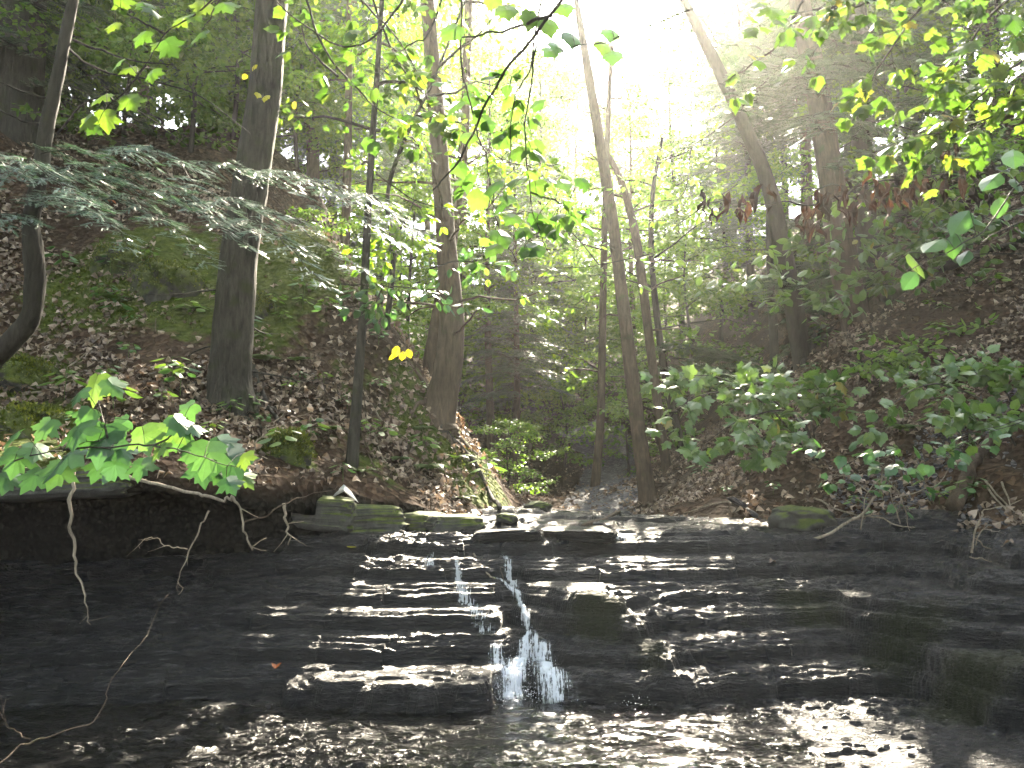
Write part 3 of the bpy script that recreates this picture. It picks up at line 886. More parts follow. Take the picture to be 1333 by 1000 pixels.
def leafy(name, label, stems, D, size, n, hang, leafmat, R, tm=MAPLE, cat='branch', group=None, r=(.008, .002), tw=.14, t0=.15, facecam=.25, cluster=3, extra=(), stemmat='bark_thin', bases=()):
    st_mb = MB(); le = MB(); W = []
    for s in stems:
        pts = np.array([P(a[0], a[1], a[2] if len(a) > 2 else D) for a in s])
        path = jitter_path(smooth_path(pts, 9), .012, R.random() * 99)
        st_mb.tube(path, np.linspace(r[0], r[1], len(path)), 6); W.append(path)
    pos, yd, zd, pet = leaves_along(W, R, n, size, hang, tw, t0, facecam, cluster) if n else ([], [], [], [])
    for e in extra:                               # leaves seen singly: (px, py, size px, D)
        p = P(e[0], e[1], e[3]); s = .8 * e[2] / F * e[3]
        allp = np.concatenate(W); b = allp[np.argmin(np.linalg.norm(allp - p, axis=1))]
        y = nrm(np.array([(p - b)[0] * 1.2 + R.normal() * .06, -.07 + R.normal() * .04, -.09 - .13 * hang]))
        pet.append((b, p - y * s * .5)); pos.append(p - y * s * .5); yd.append(y); zd.append(nrm(np.array([R.normal() * .3, -.62, .75 + R.normal() * .15])))
    pos = np.array(pos)
    sz = np.array([size * R.uniform(.65, 1.2) for _ in range(len(pos) - len(extra))] + [.8 * e[2] / F * e[3] for e in extra])
    le.place(tm, pos, np.array(yd), np.array(zd), sz)
    for a, b in pet:
        if np.linalg.norm(b - a) > .004:
            mid = (a + b) / 2 + np.array([0, 0, .01]); st_mb.tube(np.array([a, mid, b]), [.0016, .0013, .001], 4, cap=False)
    root = thing(name, label, cat, W[0][0], group)
    st_mb.build('stem', M[stemmat], root, smooth=True)
    le.build('leaves', M[leafmat], root)
    return root





HAZE=True; EXPO=3.8
RR = np.random.default_rng(77)


SUN_AZ, SUN_EL = D2R(11.5), D2R(38.0)
SUNV = np.array([math.sin(SUN_AZ) * math.cos(SUN_EL), math.cos(SUN_AZ) * math.cos(SUN_EL), math.sin(SUN_EL)])
# openings in the canopy: where the photograph shows sunlight reaching the ground, the rock or near leaves
GAPS = [(P(1250, 120, 3.7), .9), (P(1160, 180, 3.7), .7), (P(170, 110, 3.0), .6), (P(660, 270, 3.0), .5), (P(500, 100, 4.6), .7)] + \
       [(hit(a, c), r_) for a, c, r_ in [(950, 752, .55), (870, 742, .5), (1020, 770, .4), (600, 850, .25), (650, 945, .3), (480, 790, .4), (400, 760, .3), (240, 455, .6), (120, 420, .6), (300, 400, .5), (480, 560, .5), (560, 600, .5), (950, 640, .6), (700, 640, 1.0), (1100, 700, .4), (1100, 745, .4), (1210, 722, .4), (1020, 715, .4), (1300, 740, .35), (180, 900, .3)]] + \
       [(P(700, 560, 13), 1.2), (P(800, 600, 15), 1.0), (P(980, 530, 8.3), .6), (P(1120, 325, 10.4), .7), (P(1000, 340, 10.4), .7), (P(1230, 500, 7.5), .5)]


def in_gap(p, grow=0.0):
    for g, r_ in GAPS:
        d = p - g; t = float(d @ SUNV)
        if t > .6 and np.linalg.norm(d - t * SUNV) < r_ + grow: return True
    return False


def limb_parts(root, mat, *a, **k):
    B = limbs_on(MB(), *a, **k)
    for q in B:
        mb = MB(); mb.tube(q, np.linspace(.02, .003, len(q)) if len(q) else .01, 5); mb.build('limb', M[mat], root, smooth=True)
    return B



def base_at(px, D):
    """ground point below a picture column at a given distance"""
    x = (px - 666.5) / F * D / CP
    return np.array([x, D, float(ground_at(x, D))])


def bough_part(root, c0, e, w, tw, tl, mat, droop=.16, r0=.02, npr=2):
    fo = MB(); lb = MB(); spray(fo, lb, c0, e, w, tw, tl, npr, RR, droop=droop, r0=r0)
    o = lb.build('bough', M['bark_dark'], root); fo.build('needles', M[mat], o)


# --- the big grey trunk on the left bank
b = hit(300, 532); Db = b[1]
r = thing('hemlock_tree', 'big grey trunk standing on the left bank, brightest bark in its upper half', 'tree', b)
mb = MB(); path, rad = trunk_px(mb, [(302, 530, 62), (300, 490, 54), (304, 420, 52), (312, 330, 47), (328, 230, 46), (343, 130, 44), (354, 0, 42)], Db, 20, .07, 1, ext=8, flare=.15)
roots(mb, b, .13, 6, RR, .5)
mb.build('trunk', M['bark_grey'], r, smooth=True)
lb = MB(); fo = MB(); br = []
for k in range(26):
    i = int((.48 + .5 * (k / 26)) * (len(path) - 1)); q = path[i]; az = k * 2.4; ln = 2.6 * (1.1 - k / 30)
    if q[2] < 6.4 or in_gap(q + 1.3 * np.array([math.cos(az), math.sin(az), 0]), .4): continue
    bough_part(r, q, q + ln * np.array([math.cos(az), math.sin(az), -.05]), ln * .4, TWIG_COARSE, .17, 'hemlock')
for (i, az, L_) in [(22, .3, .8), (27, 2.6, .9), (31, 1.2, .7), (35, 3.6, .8)]:
    q = path[i]; u = np.linspace(0, 1, 8)
    lb = MB(); lb.tube(jitter_path(q + np.stack([math.cos(az) * L_ * u, math.sin(az) * L_ * u, -.1 * u], -1), .06, az * 9), np.linspace(.014, .003, 8), 5); lb.build('limb', M['bark_grey'], r, smooth=True)

# --- thin dark curved tree at the far left edge, with the bluish boughs that sweep across
b = hit(-25, 478); Dc = min(b[1], 6.2)
cur = thing('curved_tree', 'dark thin tree bending like an S at the far left edge', 'tree', P(-25, 478, Dc))
mb = MB(); path, rad = trunk_px(mb, [(-25, 480, 30), (10, 450, 27), (42, 405, 25), (44, 330, 25), (40, 290, 21), (52, 230, 20), (60, 170, 19), (75, 100, 16), (95, 0, 14)], Dc, 12, .12, 5, ext=3)
mb.build('trunk', M['bark_dark'], cur, smooth=True)
lb = MB()
for (i, pts) in [(60, [(90, 50), (160, 75), (230, 85)]), (52, [(68, 130), (20, 115), (-40, 90)]), (48, [(62, 165), (10, 150), (-30, 120)]), (57, [(80, 55), (130, 90), (250, 120), (330, 175)]),
                 (44, [(58, 190), (120, 130), (170, 140), (245, 190)])]:
    lb = MB(); pp = jitter_path(smooth_path([P(a, c, Dc + .1) for a, c in pts], 8), .03, i); lb.tube(pp, np.linspace(.012, .003, len(pp)), 5)
    lb.build('limb', M['bark_dark'], cur, smooth=True)
for (x0_, y0_, x1_, y1_, D0, D1, wd) in [(50, 235, 330, 290, 6.0, 4.9, .42), (52, 225, 250, 240, 6.1, 5.3, .4), (45, 262, 170, 300, 5.9, 4.9, .38), (48, 215, -60, 250, 6.0, 5.2, .4),
                                         (52, 200, 150, 205, 6.1, 5.8, .35), (44, 285, -30, 290, 5.9, 5.0, .35)]:
    fo = MB(); lb = MB()
    spray(fo, lb, P(x0_, y0_, D0), P(x1_, y1_, D1), wd, TWIG_FINE, .075, 3, RR, droop=.1, r0=.008)
    o = lb.build('bough', M['bark_thin'], cur); fo.build('needles', M['hemlock_blue'], o)

# --- hemlock boughs reaching in from the bank beside the big trunk
for (x0_, y0_, x1_, y1_, D0, D1, wd, lab) in [
        (215, 262, 480, 330, 6.6, 5.2, .46, 'blue green hemlock bough hanging in front of the big grey trunk'),
        (420, 250, 560, 300, 6.9, 5.6, .40, 'hemlock bough tip reaching right of the big trunk toward the thin saplings'),
        (250, 215, 410, 250, 7.0, 6.2, .40, 'upper hemlock bough crossing the big grey trunk at mid height'),
        (285, 290, 425, 350, 6.4, 5.0, .45, 'lowest hemlock bough in front of the big grey trunk'),
        (60, 260, 265, 305, 6.4, 4.8, .45, 'hemlock bough hanging right of the curved tree at its bend'),
        (325, 225, 520, 290, 7.2, 5.8, .45, 'hemlock bough behind the first one, reaching toward the grey sapling'),
        (-20, 215, 130, 260, 5.6, 4.6, .42, 'hemlock bough entering from the left edge above the bend of the curved tree'),
        (150, 200, 300, 265, 6.8, 5.0, .45, 'hemlock bough drooping between the curved tree and the big trunk')]:
    fo = MB(); lb = MB(); p0 = P(x0_, y0_, D0)
    spray(fo, lb, p0, P(x1_, y1_, D1), wd, TWIG_FINE, .075, 3, RR, droop=.12, r0=.008)
    o = thing('hemlock_bough', lab, 'conifer branch', p0, 'bluish hemlock boughs over the left bank')
    lb.build('stem', M['bark_thin'], o); fo.build('needles', M['hemlock_blue'], o)

# --- mossy curved tree at the foot of the bluff, and the trunk just behind it
b = hit(573, 545); D = b[1]
r = thing('curved_trunk_tree', 'stout tree with a swept mossy base on the edge of the left bluff', 'tree', b)
mb = MB(); path, rad = trunk_px(mb, [(568, 545, 46), (582, 490, 38), (588, 420, 33), (582, 330, 27), (574, 230, 24), (566, 120, 22), (556, 0, 20)], D, 16, .08, 9, ext=7, flare=.25)
roots(mb, b, .13, 5, RR, .5); mb.build('trunk', M['bark_brown'], r, smooth=True)
B = limb_parts(r, 'bark_brown', path, rad, .3, .75, 12, 1.3, RR)
fo = MB(); lf = []
for k in range(60):
    c = path[int(RR.uniform(.6, 1) * (len(path) - 1))] + RR.normal(size=3) * np.array([1.2, 1.2, .8])
    if c[2] > 6.5 and not in_gap(c, .3): lf.append(c)
lf = np.array(lf); c = np.repeat(lf, 70, 0); n = len(c)
fo.place(DIAM, c + RR.normal(size=(n, 3)) * [.4, .4, .1], RR.normal(size=(n, 3)) - [0, 0, .3], RR.normal(size=(n, 3)) * .4 + [0, 0, 1], .1); fo.build('crown', M['far_lime'], r)

b = base_at(562, 10.6)
r = thing('slanting_tree', 'brown trunk standing close behind the swept mossy trunk', 'tree', b)
mb = MB(); path, rad = trunk_px(mb, [(556, 500, 22), (572, 400, 18), (590, 300, 15), (604, 180, 13), (610, 0, 11)], 10.6, 10, .1, 3, ext=5)
mb.build('trunk', M['bark_brown'], r, smooth=True)
B = limb_parts(r, 'bark_brown', path, rad, .4, .9, 12, 1.2, RR)

b = base_at(24, 11.2)
r = thing('hemlock_tree', 'very broad grey trunk at the top left corner behind the curved tree', 'tree', b)
mb = MB(); path, rad = trunk_px(mb, [(22, 215, 68), (25, 120, 62), (29, 30, 58), (32, -60, 54)], 11.2, 16, .08, 61, ext=6, flare=.15, sink=.9); mb.build('trunk', M['bark_grey'], r, smooth=True)
for k in range(16):
    q = path[int((.35 + .6 * k / 16) * (len(path) - 1))]; az = k * 2.4; ln = 1.9
    bough_part(r, q, q + ln * np.array([math.cos(az), math.sin(az), -.25]), ln * .4, TWIG_COARSE, .17, 'hemlock')

# --- thin saplings in front of the bluff
for (nm, lab, pts, D, lims) in [
    ('sapling', 'thin grey sapling rising straight from the left bank below the big trunk', [(458, 606, 17), (466, 500, 13), (473, 400, 11), (478, 300, 10), (485, 180, 9), (492, 80, 7), (500, -40, 6)], None, 16),
    ('slender_sapling', 'very thin forked sapling leaning right beside the grey sapling', [(505, 412, 8), (512, 330, 7), (505, 250, 6), (532, 170, 5), (562, 110, 4), (590, 40, 3)], 8.6, 8)]:
    if D is None: b = hit(pts[0][0], pts[0][1]); D = b[1]
    else: b = P(pts[0][0], pts[0][1], D)
    r = thing(nm, lab, 'sapling', b)
    mb = MB(); path, rad = trunk_px(mb, pts, D, 9, .1, 4, ext=1.5); mb.build('trunk', M['bark_grey'], r, smooth=True)
    B = limb_parts(r, 'bark_thin', path, rad, .45, .98, lims, 1.0, RR, up=.35)
    fo = MB(); pos, yd, zd, _ = leaves_along(B, RR, 14, .09, .3, .12, .3, .1, 3)
    fo.place(OVAL, np.array(pos), np.array(yd), np.array(zd), .09 * RR.uniform(.6, 1.2, len(pos))); fo.build('crown', M['maple_lime'], r)

# --- the bare leaning trunks right of the stream
spec = [('leaning_tree', 'tall bare leaning trunk with a flared reddish base right of the stream', [(846, 672, 27), (838, 610, 22), (826, 520, 19), (814, 420, 17), (803, 330, 16), (790, 240, 15), (775, 150, 14), (760, 60, 11)], 11.5, 0, 'bark_brown'),
        ('leaning_tree', 'second leaning trunk just behind the tallest bare trunk, forking high up', [(872, 640, 14), (858, 540, 13), (845, 440, 12), (834, 350, 12), (824, 290, 11), (806, 230, 9), (778, 180, 6)], 13.0, 1, 'bark_brown'),
        ('leaning_tree', 'dark thin trunk leaning left of the fern bank, right of the two bare trunks', [(898, 632, 12), (884, 570, 11), (868, 500, 10), (856, 420, 9), (848, 330, 8), (850, 250, 6), (862, 180, 4)], 13.5, 2, 'bark_dark'),
        ('slender_tree', 'thin straight trunk by the pale stream bed left of the bare trunks', [(773, 652, 13), (781, 560, 11), (784, 450, 10), (786, 340, 9), (790, 200, 8), (796, 60, 6)], 14.0, 3, 'bark_brown')]
for (nm, lab, pts, D, sd, mt) in spec:
    b = base_at(pts[0][0], D)
    r = thing(nm, lab, 'tree', b)
    mb = MB(); path, rad = trunk_px(mb, pts, D, 14, .1, sd, ext=1.2 if sd == 0 else 0, flare=.55 if sd == 0 else .2, sink=.5)
    if sd == 0: roots(mb, b, .1, 5, RR, .45)
    mb.build('trunk', M[mt], r, smooth=True)
    B = limb_parts(r, mt, path, rad, .25, .95, 14, 1.2 if sd else .5, RR, up=.3)
    if sd:
        fo = MB(); pos, yd, zd, _ = leaves_along(B[:9], RR, 16, .1, .2, .3, .3, .1, 4)
        fo.place(DIAM, np.array(pos), np.array(yd), np.array(zd), .11 * RR.uniform(.6, 1.2, len(pos))); fo.build('crown', M['far_green'], r)

# --- right bank trunks with dark hemlock crowns
spec = [('leaning_hemlock', 'dark hemlock trunk leaning left high above the right bank', [(1052, 520, 28), (1040, 440, 25), (1020, 330, 24), (1000, 240, 20), (972, 170, 18), (935, 90, 16), (885, -10, 13)], 12.5, 40, .35),
        ('hemlock_tree', 'broad brown hemlock trunk rooted on the right slope below the dead leaves', [(1128, 465, 48), (1112, 410, 38), (1094, 320, 36), (1080, 220, 34), (1062, 110, 31), (1040, 0, 27)], 11.5, 36, .3),
        ('hemlock_tree', 'dark straight trunk right of the broad brown hemlock trunk', [(1140, 420, 30), (1128, 300, 28), (1122, 200, 27), (1120, 100, 25), (1116, 0, 23)], 13.5, 30, .3)]
for k, (nm, lab, pts, D, nb, t0) in enumerate(spec):
    b = base_at(pts[0][0], D)
    r = thing(nm, lab, 'tree', b)
    mb = MB(); path, rad = trunk_px(mb, pts, D, 14, .1, k + 20, ext=5, flare=.2, sink=.6); roots(mb, np.array(path[3]), .15, 5, RR, .6)
    mb.build('trunk', M['bark_brown' if k == 1 else 'bark_dark'], r, smooth=True)
    fo = MB(); lb = MB()
    for q in range(nb):
        f = (q + RR.random()) / nb; i = int((t0 + (1 - t0) * f) * (len(path) - 1)); c0 = path[i]; az = q * 2.399 + RR.normal() * .3
        ln = RR.uniform(1.3, 2.7) * (1.15 - .5 * f)
        e = c0 + ln * np.array([math.cos(az), math.sin(az), RR.uniform(-.4, .05)])
        if in_gap(e, .35) or in_gap((c0 + e) / 2, .35): continue
        # leave the gap where the sun comes through
        cc = e - CAM; pxx = 666 + F * cc[0] / cc[1]; pyy = 600 - F * cc[2] / cc[1]
        if 700 < pxx < 915 and pyy < 230: continue
        bough_part(r, c0, e, ln * .42, TWIG_COARSE, .16, 'hemlock')

# --- low dark hemlock boughs sweeping left over the stream (one young hemlock on the right bank)
b = base_at(1010, 13.6)
r = thing('young_hemlock', 'young dark hemlock with drooping boughs spreading over the right bank', 'tree', b)
mb = MB(); path, rad = trunk_px(mb, [(1012, 540, 14), (1008, 450, 12), (1002, 330, 9), (1000, 220, 5)], 13.6, 9, .1, 31, sink=.5); mb.build('trunk', M['bark_dark'], r, smooth=True)
fo = MB(); lb = MB()
for q, (x1_, y1_, D1) in enumerate([(860, 440, 10.2), (870, 400, 9.8), (850, 470, 10.6), (900, 360, 9.6), (930, 330, 10.8), (880, 330, 11), (940, 450, 9.4), (980, 470, 9.2), (1080, 420, 9.6), (1110, 380, 10), (1060, 340, 9.8), (960, 300, 10.2),
                                   (1120, 460, 10.2), (1050, 290, 11), (900, 470, 11.5), (1040, 500, 9.5), (905, 415, 9.3), (875, 365, 10.2), (960, 400, 9.2), (1010, 360, 9.3)]):
    c0 = path[int(np.clip((520 - y1_ + 40) / 320, 0.05, .98) * (len(path) - 1))]
    e = P(x1_, y1_, D1 + 3.0)
    if in_gap(e, .2): continue
    ln = np.linalg.norm(e - c0); bough_part(r, c0, e, max(.4, ln * .45), TWIG_COARSE, .16, 'hemlock', .14, .014, 3)

# ------------------------------------------------------------------ forest behind: prototypes and copies
PR = {}


def proto(key, parts, mats):
    PR[key] = (parts, mats, [])


proto('hem_a', hemlock_mesh(15, 2.2, 3.0, 84, 101, .17), ('bark_dark', 'hemlock'))
proto('hem_b', hemlock_mesh(13, 3.2, 2.6, 70, 102, .15, -.02), ('bark_brown', 'hemlock'))
proto('tall_a', broad_mesh(15, 4.5, 3.3, 28, 7, 201, .13, .15, .62, 50), ('bark_brown', 'far_lime'))
proto('tall_b', broad_mesh(14, 3.0, 3.0, 28, 7, 202, .13, .13, .66, 60, lean=-.03), ('bark_grey', 'far_green'))
proto('tall_c', broad_mesh(16, 6.0, 3.4, 28, 7, 203, .13, .16, .62, 50, lean=.01), ('bark_brown', 'far_lime'))
proto('under_a', broad_mesh(4.6, .7, 2.0, 18, 6, 301, .1, .045, .45, 46, flat=.22, upw=.3), ('bark_thin', 'far_lime'))
proto('under_b', broad_mesh(3.6, .5, 1.7, 16, 6, 302, .1, .04, .43, 46, flat=.22, upw=.3), ('bark_thin', 'far_green'))
proto('under_c', broad_mesh(2.2, .3, 1.2, 12, 5, 303, .085, .025, .34, 48, flat=.22, upw=.3), ('bark_thin', 'far_green'))
proto('over_a', broad_mesh(14, 5.0, 5.2, 30, 8, 401, .17, .17, .95, 64, upw=.35), ('bark_brown', 'far_green'))
NAMES = {'ove': ('broadleaf_tree', 'tree'), 'hem': ('hemlock_tree', 'tree'), 'tal': ('broadleaf_tree', 'tree'), 'und': ('understory_sapling', 'sapling')}


def forest(key, px, D, sc, rz, label, group):
    loc = base_at(px, D)
    parts, mats, made = PR[key]; nm, cat = NAMES[key[:3]]
    if not made:
        r = tree_thing(nm, label, cat, loc, parts, (M[mats[0]], M[mats[1]]), group)
        r.rotation_euler = (0, 0, rz); r.scale = (sc,) * 3; made.append(r)
        return r
    return dup(made[0], loc, rz, sc, label, group)


G1, G2, G3 = 'hemlocks of the forest behind', 'broadleaf trees of the forest behind', 'leafy saplings of the understory'
for a in [
    ('hem_a', 20, 15, 1.0, .3, 'broad dark trunk with hemlock boughs at the top left corner', G1),
    ('hem_b', 400, 16, .9, 1.0, 'dark hemlock right behind the big grey trunk', G1),
    ('hem_a', 430, 19, .9, 2.0, 'dark hemlock deeper in the wood between big grey trunk and saplings', G1),
    ('hem_b', 250, 18, 1.0, 3.0, 'hemlock showing between the curved tree and the big grey trunk', G1),
    ('hem_a', 120, 21, 1.1, 4.0, 'hemlock on the hilltop behind the upper left lime leaves', G1),
    ('hem_b', 655, 21, .6, 5.0, 'hazy hemlock left of the valley centre', G1),
    ('hem_a', 692, 24, .55, .8, 'hazier hemlock beside the valley centre, second from the swept trunk', G1),
    ('hem_b', 712, 29, .8, 1.8, 'faintest hemlock deep in the sunlit valley haze', G1),
    ('hem_a', 985, 19, .6, 2.8, 'dark hemlock behind the leaning hemlock on the right', G1),
    ('hem_b', 1060, 19, 1.0, 3.8, 'hemlock behind the broad brown trunk on the right slope', G1),
    ('hem_a', 1200, 17, 1.0, 4.8, 'hemlock on the right slope behind the hanging lime leaves', G1),
    ('hem_b', 1310, 16, 1.0, 5.6, 'hemlock at the upper right edge above the dirt slope', G1),
    ('hem_a', 950, 30, .7, .2, 'hemlock right of the sun gap in the canopy', G1),
    ('tall_a', 490, 27, 1.1, .5, 'lime green broadleaf tree behind the thin grey sapling', G2),
    ('tall_c', 600, 26, 1.1, 1.5, 'sunlit broadleaf tree behind the swept mossy trunk', G2),
    ('tall_b', 680, 32, 1.0, 2.5, 'pale broadleaf tree in the middle of the valley', G2),
    ('tall_a', 560, 34, 1.2, 3.5, 'far broadleaf tree on the left hillside behind', G2),
    ('tall_c', 740, 40, .9, 4.5, 'farthest bright broadleaf tree under the sun gap', G2),
    ('tall_b', 890, 27, .85, 5.5, 'broadleaf tree behind the bare trunks, right of the sun gap', G2),
    ('tall_a', 960, 34, 1.0, .9, 'far broadleaf tree on the right hillside behind', G2),
    ('tall_c', 350, 26, 1.0, 1.9, 'broadleaf tree glowing behind the top of the big trunk', G2),
    ('tall_b', 180, 28, 1.1, 2.9, 'broadleaf tree on the far left hill', G2),
    ('tall_a', 1130, 26, 1.0, 3.9, 'broadleaf tree behind the dark straight right trunk', G2),
    ('tall_b', 1290, 24, 1.0, 4.9, 'broadleaf tree at the far upper right of the hill', G2),
    ('tall_c', 640, 48, 1.0, .4, 'farthest left of the pale trees closing the valley', G2),
    ('tall_b', 850, 48, .8, 1.4, 'farthest right of the pale trees closing the valley', G2),
    ('under_a', 745, 26, 1.2, 2.1, 'layered sapling at the head of the valley', G3),
    ('under_a', 640, 24, 1.3, 4.1, 'pale green sapling behind the hazy hemlocks', G3),
    ('under_c', 660, 11.5, .55, .6, 'low leafy bush at the bottom edge of the mossy bluff', G3),
    ('under_b', 820, 20, 1.1, 2.6, 'layered sapling behind the base of the bare trunks', G3),
    ('under_a', 870, 26, 1.1, 3.6, 'sapling between the bare trunks and the leaning hemlock', G3),
    ('under_b', 900, 17, 1.1, 4.6, 'bright sapling on the right bank behind the green shrub', G3),
    ('under_a', 940, 20, 1.2, 5.6, 'sapling behind the young dark hemlock', G3),
    ('under_c', 815, 16, .9, .3, 'small bush beside the base of the bare trunks', G3),
    ('under_b', 530, 15, 1.0, 1.3, 'sapling on the hill crest left of the swept mossy trunk', G3),
    ('under_a', 450, 16, 1.0, 2.3, 'sunlit sapling on the hill crest right of the big trunk', G3),
    ('under_b', 380, 14, .9, 3.3, 'lime sapling on the crest just right of the big trunk', G3),
    ('under_a', 200, 17, 1.0, 4.3, 'sapling on the hilltop above the moss covered hump', G3),
    ('under_a', 1010, 15.5, .75, 5.3, 'light green sapling glowing under the leaning hemlock', G3),
    ('under_b', 1180, 13.5, 1.1, .8, 'leafy sapling on the right slope above the broad trunk base', G3),
    ('under_a', 1260, 14.5, 1.1, 1.8, 'leafy sapling on the right slope behind the dead hanging leaves', G3),
    ('under_b', 1330, 15, 1.2, 2.8, 'leafy sapling at the right edge of the slope', G3),
    ('under_a', 600, 19, 1.1, 3.8, 'yellow green sapling seen between the two trunks on the bluff', G3),
    ('under_b', 780, 31, 1.4, 4.8, 'pale sapling far up the stream behind the thin straight trunk', G3),
    ('under_a', 890, 31, 1.4, 5.8, 'pale sapling on the far right hillside', G3),
    ('under_b', 590, 30, 1.4, .9, 'pale sapling on the far left hillside', G3),
    ('hem_a', -20, 18, 1.0, .7, 'dark hemlock cut by the upper left edge', G1),
    ('hem_b', 300, 21, 1.0, 1.7, 'dark hemlock on the hilltop left of the big trunk top', G1),
    ('hem_a', 520, 27, .9, 2.7, 'hemlock deep behind the saplings on the bluff crest', G1),
    ('hem_b', 1120, 22, 1.1, 3.7, 'tall dark hemlock between the two right hemlock trunks', G1),
    ('hem_a', 1010, 27, 1.0, 4.7, 'deep hemlock filling the gap left of the broad right trunk', G1),
    ('hem_b', 1250, 21, 1.1, 5.7, 'deep hemlock at the top of the right slope', G1),
    ('tall_a', 430, 24, 1.1, 4.4, 'lime broadleaf tree right of the top of the big grey trunk', G2),
    ('tall_b', 640, 38, 1.2, .6, 'pale tree in the haze left of the valley centre', G2),
    ('tall_a', 710, 54, 1.1, 1.6, 'palest broadleaf tree deep in the valley', G2),
    ('tall_c', 80, 24, 1.0, 2.6, 'broadleaf tree above the upper left hilltop', G2),
    ('under_a', 90, 14.5, 1.1, 5.3, 'sapling on the hilltop behind the curved tree', G3),
    ('under_b', 290, 13, 1.0, .2, 'sapling on the hilltop left of the big trunk', G3),
    ('under_a', 20, 16, 1.2, 1.2, 'sapling on the hilltop at the left edge', G3),
    ('under_b', 330, 16, 1.1, 2.2, 'sapling on the hilltop right behind the big trunk', G3),
    ('under_c', 425, 12, .7, 3.2, 'bush on the bluff crest behind the grey sapling', G3),
    ('under_c', 495, 11.5, .7, 4.2, 'bush on the bluff crest left of the swept mossy trunk', G3),
    ('under_a', 665, 19.5, 1.0, 5.2, 'sapling at the left edge of the hazy valley', G3),
    ('under_b', 760, 24, 1.3, .7, 'sapling beside the stream deep in the valley', G3),
    ('under_a', 815, 27, 1.3, 1.7, 'bright sapling between the thin straight trunk and the bare trunks', G3),
    ('under_b', 700, 33, 1.6, 2.7, 'leafy sapling high at the head of the valley', G3),
    ('under_a', 760, 37, 1.6, 3.7, 'palest sapling under the farthest trees', G3),
    ('under_b', 70, 12.5, 1.0, 3.3, 'leafy sapling on the hilltop at the foot of the very broad grey trunk', G3),
    ('under_c', 150, 11.5, 1.3, 4.3, 'bush on the hilltop above the topmost moss covered stone', G3),
    ('under_b', 235, 12, 1.0, 5.3, 'sapling on the hilltop left of the big trunk, nearest of them', G3),
    ('hem_b', 170, 15, .7, .4, 'smaller hemlock on the hilltop between very broad trunk and big trunk', G1),
    ('tall_c', 445, 13.5, .55, 1.2, 'slim lime leaved tree on the bluff crest right of the big grey trunk', G2),
    ('tall_b', 330, 19, .8, 1.2, 'green tree on the hilltop just left of the big trunk top', G2),
    ('tall_c', 130, 18, .8, 2.2, 'lime leaved tree on the hilltop right of the curved tree', G2),
    ('tall_a', 240, 22, .8, 3.2, 'bright tree deep on the hilltop behind the upper left lime leaves', G2),
    ('tall_b', 1030, 22, .8, 4.2, 'green tree in the gap between leaning and broad right hemlocks', G2),
    ('tall_a', 640, 17, .62, 2.2, 'slim leafy tree just right of the slanting tree on the bluff', G2),
    ('tall_a', 830, 20, .6, 2.2, 'slim leafy tree standing behind the top of the tall bare trunk', G2),
    ('tall_b', 690, 21, .8, 3.3, 'slender leafy tree left of the hanging centre branch tips', G2),
    ('tall_b', 905, 34, .9, 4.1, 'leafy tree just right of the top of the bare trunks', G2),
    ('tall_c', 750, 33, .85, .3, 'bright tree in the valley below the sun gap', G2),
    ('tall_b', 810, 38, .8, 1.1, 'bright tree in the valley behind the two bare trunks', G2),
    ('tall_c', 800, 50, 1.1, 5.2, 'far tree straight under the sun gap', G2),
    ('under_c', 735, 19, 1.0, 1.6, 'small bright sapling left of the pale stream bed', G3),
    ('under_a', 700, 23, .9, 2.6, 'light green sapling in the middle of the hazy gully', G3),
    ('under_a', 668, 20, .9, .6, 'yellow green sapling on the left side of the hazy gully', G3),
    ('under_b', 745, 30, 1.3, 1.9, 'pale layered sapling where the gully bends out of sight', G3),
    ('hem_b', 672, 17, .55, 1.4, 'thin hemlock nearest the bluff in the hazy gully', G1),
    ('hem_a', 735, 27, .55, 3.1, 'thin hemlock on the right side of the hazy gully', G1),
]:
    forest(*a)

G4 = 'unseen trees added for shade beside and behind the viewpoint'  # unseen trees, added so their crowns shade the foreground rock
for (x, y, sc_, rz, lab) in [(-7.2, 1.0, 1.0, 0, 'unseen spreading tree added for shade, left bank level with the viewpoint'), (-6.4, -5, 1.0, 1, 'unseen spreading tree added for shade, left bank behind the viewpoint'), (7.4, .5, 1.0, 2, 'unseen spreading tree added for shade, right bank level with the viewpoint'),
                             (6.6, -5.5, 1.05, 3, 'unseen spreading tree added for shade, right bank behind the viewpoint'), (0, -9, 1.0, 4, 'unseen spreading tree added for shade, in the gully behind the viewpoint'),
                             (-9.5, 5.5, .95, 5, 'unseen spreading tree added for shade, left bank past the left edge'), (9.8, 5.0, .95, .6, 'unseen spreading tree added for shade, right bank past the right edge'), (-3.6, -3.0, .8, 2.2, 'smaller unseen tree added for shade, just behind the viewpoint to the left'), (3.6, -2.6, .8, 5.2, 'smaller unseen tree added for shade, just behind the viewpoint to the right')]:
    loc = np.array([x, y, float(ground_at(x, y)) if abs(x) > 5 or y < -6 else float(surf_at(x, y))]); parts, mats, made_ = PR['over_a']
    if not made_:
        r = tree_thing('broadleaf_tree', lab, 'tree', loc, parts, (M[mats[0]], M[mats[1]]), G4); r.rotation_euler = (0, 0, rz); r.scale = (sc_,) * 3; made_.append(r)
    else: dup(made_[0], loc, rz, sc_, lab, G4)
R = np.random.default_rng(5)
